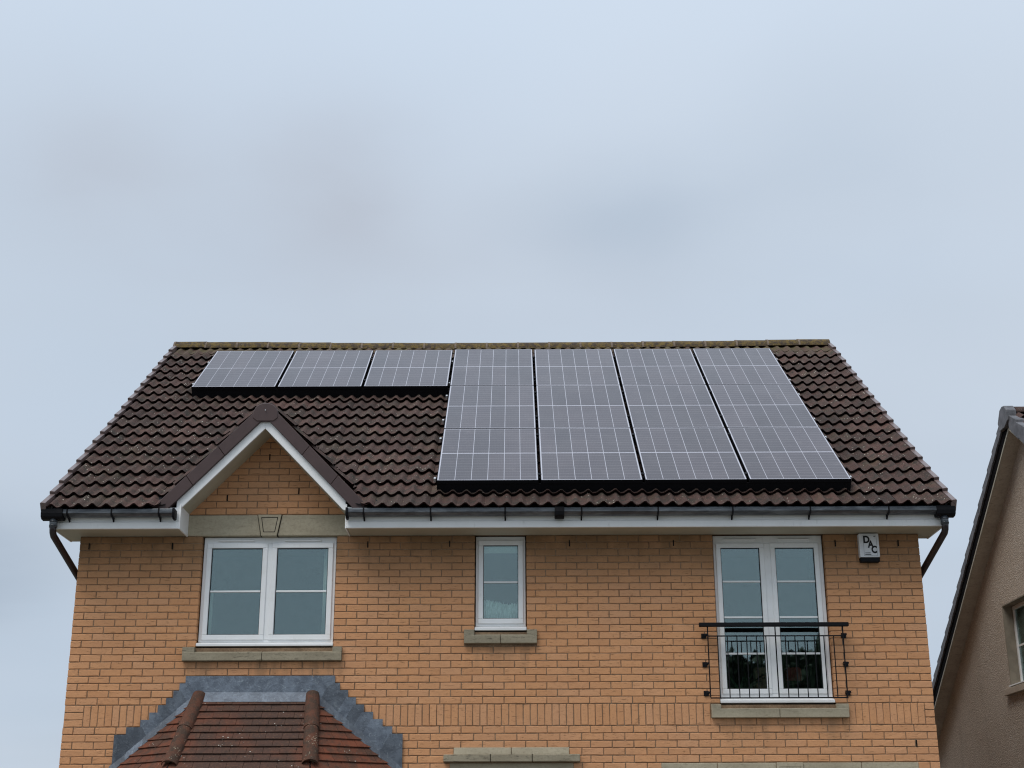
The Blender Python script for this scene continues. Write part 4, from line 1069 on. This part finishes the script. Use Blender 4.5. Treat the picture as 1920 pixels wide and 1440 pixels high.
mb.prism([(ys, wz1), (yn, wz1), (yn, nz(yn, .05)), (ys, nz(ys, .05))], NW, NW+0.3, 'x')
nwall = np_('wall', mb, M['render'])
np_('side_wall', MB().box(NW+0.3, 20, -1.6, -1.3, GROUND, 0.9).box(NW+0.3, 20, 6.9, 7.2, GROUND, 0.8).box(20, 20.3, -1.6, 7.2, GROUND, 0.9), M['render'])
# smooth margin round the opening and the deep reveal
mb = MB(); mb.box(NW-0.002, NW+0.18, yn-0.012, yn+0.004, wz0, wz1).box(NW-0.002, NW+0.18, ys-0.004, ys+0.012, wz0, wz1).box(NW-0.002, NW+0.18, ys+0.012, yn-0.012, wz1-0.012, wz1+0.003)
np_('window_margin', mb, plain('painted_reveal', (0.26, 0.225, 0.175), 0.9, 0.1))
mb = MB()
for a in ((ys+0.012, yn-0.012, wz1-0.062, wz1-0.012), (ys+0.012, yn-0.012, wz0+0.01, wz0+0.07), (ys+0.012, ys+0.062, wz0+0.07, wz1-0.062), (yn-0.062, yn-0.012, wz0+0.07, wz1-0.062), (3.69, 3.74, wz0+0.07, wz1-0.062)):
    mb.box(NW+0.13, NW+0.19, a[0], a[1], a[2], a[3])
nw = np_('window', mb, M['pvc'], bevel=0.004)
for a, b in ((ys+0.062, 3.69), (3.74, yn-0.062)):
    for q, r in ((wz0+0.07, 1.16), (1.185, wz1-0.062)): np_('pane', MB().box(NW+0.15, NW+0.156, a, b, q, r), M['glass'], nw)
    np_('glazing_bar', MB().box(NW+0.14, NW+0.17, a, b, 1.16, 1.185), M['pvc'], nw)
np_('window_sill', MB().prism([(NW-0.03, wz0+0.02), (NW+0.14, wz0+0.02), (NW+0.14, wz0+0.05), (NW-0.03, wz0+0.035)], ys, yn, 'y') , M['pvc'], nw)
np_('stone_sill', MB().box(NW-0.055, NW+0.05, ys-0.15, yn+0.15, wz0-0.085, wz0-0.002), M['nsoff'], nw, bevel=0.004)
np_('room', MB().box(NW+0.31, NW+2.0, ys-0.3, ys-0.28, 0.3, 2.0).box(NW+0.31, NW+2.0, yn+0.28, yn+0.3, 0.3, 2.0).box(NW+2.0, NW+2.02, ys-0.3, yn+0.3, 0.3, 2.0).box(NW+0.31, NW+2, ys-0.3, yn+0.3, 2.0, 2.02).box(NW+0.31, NW+2, ys-0.3, yn+0.3, 0.28, 0.3), M['room'])
# roof
nroof = np_('roof', MB().prism([(-2.0, nz(-2.0, 0.20)), (NY, nz(NY, 0.20)), (7.45, nz(7.45, 0.20)), (7.45, nz(7.45, 0.06)), (NY, nz(NY, 0.06)), (-2.0, nz(-2.0, 0.06))], NV+0.03, 20.4, 'x'), M['dark'])
NT = math.atan(NS); rr = random.Random(9)
# tiles: the strip near the verge is built tile by tile on the near slope
for c in range(6):
    for k in range(7):
        s_ = 0.32+0.325*c
        up_ = Vector((0, math.cos(NT), math.sin(NT))); nrm = Vector((0, -math.sin(NT), math.cos(NT)))
        p = Vector((NV+0.02+TW*k, NY, nbz+0.215))-up_*s_
        mt = Matrix(((1, up_.x, nrm.x, p.x), (0, up_.y, nrm.y, p.y), (0, up_.z, nrm.z, p.z), (0, 0, 0, 1)))
        o = link('roof_tile', TM[(c*3+k) % 8], nroof); o.matrix_local = mt
np_('roof_slope', MB().prism([(-2.0, nz(-2.0, 0.235)), (NY, nz(NY, 0.235)), (NY, nz(NY, 0.2)), (-2.0, nz(-2.0, 0.2))], NV+0.02+TW*7, 20.4, 'x').prism([(NY, nz(NY, 0.235)), (7.45, nz(7.45, 0.235)), (7.45, nz(7.45, 0.2)), (NY, nz(NY, 0.2))], NV+0.03, 20.4, 'x'), M['tile'], nroof)
# soffit and light lower edge
for sg, ye in ((1, 8.1), (-1, -2.0)):
    np_('verge_soffit', MB().prism([(NY, nz(NY, 0.004)), (ye, nz(ye, 0.004)), (ye, nz(ye, 0.03)), (NY, nz(NY, 0.03))], NV+0.014, NW+0.01, 'x'), M['nsoff'], nroof)
    np_('soffit_edge', MB().prism([(NY, nz(NY, 0.0)), (ye, nz(ye, 0.0)), (ye, nz(ye, 0.035)), (NY, nz(NY, 0.035))], NV, NV+0.014, 'x'), M['soffit'], nroof)
np_('barge_board', MB().prism([(NY, nz(NY, 0.035)), (7.5, nz(7.5, 0.035)), (7.5, nz(7.5, 0.215)), (NY, nz(NY, 0.215))], NV-0.001, NV+0.03, 'x'), M['nband'], nroof)  # black strip stands in for the shadow gap under the verge units
np_('barge_board', MB().prism([(NY, nz(NY, 0.035)), (-2, nz(-2, 0.035)), (-2, nz(-2, 0.215)), (NY, nz(NY, 0.215))], NV-0.001, NV+0.03, 'x'), M['nband'], nroof)  # same black stand-in for shadow along the near slope
# far side verge units: lapped, scalloped outline
g = 0.32
for i in range(18):
    ya, yb = NY+0.12+i*g*math.cos(NT), NY+0.12+(i+1)*g*math.cos(NT)+0.02
    np_('verge_unit', MB().prism([(ya, nz(ya, 0.200)), (yb, nz(yb, 0.185)), (yb, nz(yb, 0.350)), (ya, nz(ya, 0.315))], NV-0.025, NV+0.09, 'x'), M['nv'], nroof, bevel=0.006)
for i in range(12):
    ya, yb = NY-0.10-i*g*math.cos(NT), NY-0.10-(i+1)*g*math.cos(NT)-0.015
    np_('verge_unit', MB().prism([(ya, nz(ya, 0.050)), (yb, nz(yb, 0.020)), (yb, nz(yb, 0.290)), (ya, nz(ya, 0.250))], NV-0.030-0.001*(i % 2), NV+0.09, 'x'), M['nv'], nroof, bevel=0.006)
np_('ridge_end_cap', MB().prism([(NY-0.14, 3.86), (NY+0.0, 3.80), (NY+0.20, 3.80), (NY+0.24, 3.92), (NY+0.12, 4.07), (NY+0.03, 4.095), (NY-0.06, 4.08), (NY-0.14, 4.00)], NV-0.05, NV+0.08, 'x'), M['nv'], nroof, bevel=0.008)
for i in range(8):
    mt = Matrix.Translation((NV+0.08+0.45*i, NY, 3.945))
    MB().prism(arch(0.135, 10, 0.02), 0.004, 0.444, 'x').build('ridge_tile', M['tile'], nroof, mtx=mt)

# ------------------------------------------------------------------ across the road, behind the camera: seen in the panes
def tree(x, y, h, r, seed, label):
    rr = random.Random(seed); t = empty('garden_tree', (x, y, GROUND), label=label, cat='tree', group='trees across the road')
    MB().tube([(0, 0, 0), (0.05, 0, h*0.3), (-0.05, 0.05, h*0.7)], [0.22, 0.16, 0.06], 10).build('trunk', M['bark'], t)
    vs, fs = [], []
    cl = [(rr.gauss(0, r*0.45), rr.gauss(0, r*0.45), h*0.60+rr.gauss(0, h*0.15), rr.uniform(0.35, 0.6)*r) for _ in range(16)]
    for k in range(9000):
        cx, cy, cz, cr = rr.choice(cl); d = Vector((rr.gauss(0, 1), rr.gauss(0, 1), rr.gauss(0, 1))).normalized()*cr*rr.uniform(0.55, 1)
        p = Vector((cx, cy, min(cz, h-0.4)))+d; a = Vector((rr.gauss(0, 1), rr.gauss(0, 1), rr.gauss(0, 1))).normalized()*0.17; b = a.orthogonal().normalized()*0.13
        i = len(vs); vs += [tuple(p-a), tuple(p+b), tuple(p+a), tuple(p-b)]; fs.append((i, i+1, i+2, i+3))
    MB().add(vs, fs).build('crown', M['foliage'], t)
for i, (x, y, h, r, lb) in enumerate(((11.6, -36, 9.6, 2.7, 'broad green tree across the road, mirrored low in the French window'),
        (14.4, -37, 10.4, 2.9, 'tall green tree across the road, mirrored behind the railing'),
        (17.0, -36, 10.0, 2.8, 'bushy green tree across the road, mirrored at the right leaf of the French window'),
        (-5.6, -35, 8.9, 1.5, 'slender tree across the road, its tip mirrored in the double window'),
        (20.5, -38, 8.0, 2.5, 'dense green tree across the road, beyond the others on the right'))): tree(x, y, h, r, 11+i, lb)
oh = empty('opposite_house', (14, -44, GROUND), label='dark roofed house behind the trees across the road, mirrored in the panes', cat='house')
MB().box(-7, 7, -3, 3, 0, 5.2).build('wall', M['render'], oh)
MB().prism([(-3.4, 5.1), (3.4, 5.1), (0, 8.6)], -7.3, 7.3, 'x').build('roof', M['tile'], oh)
mb = MB()
for x in (-5, -1.6, 1.6, 5): mb = MB().box(x-0.7, x+0.7, 2.98, 3.03, 2.9, 4.1); mb.build('window', M['glass'], oh)
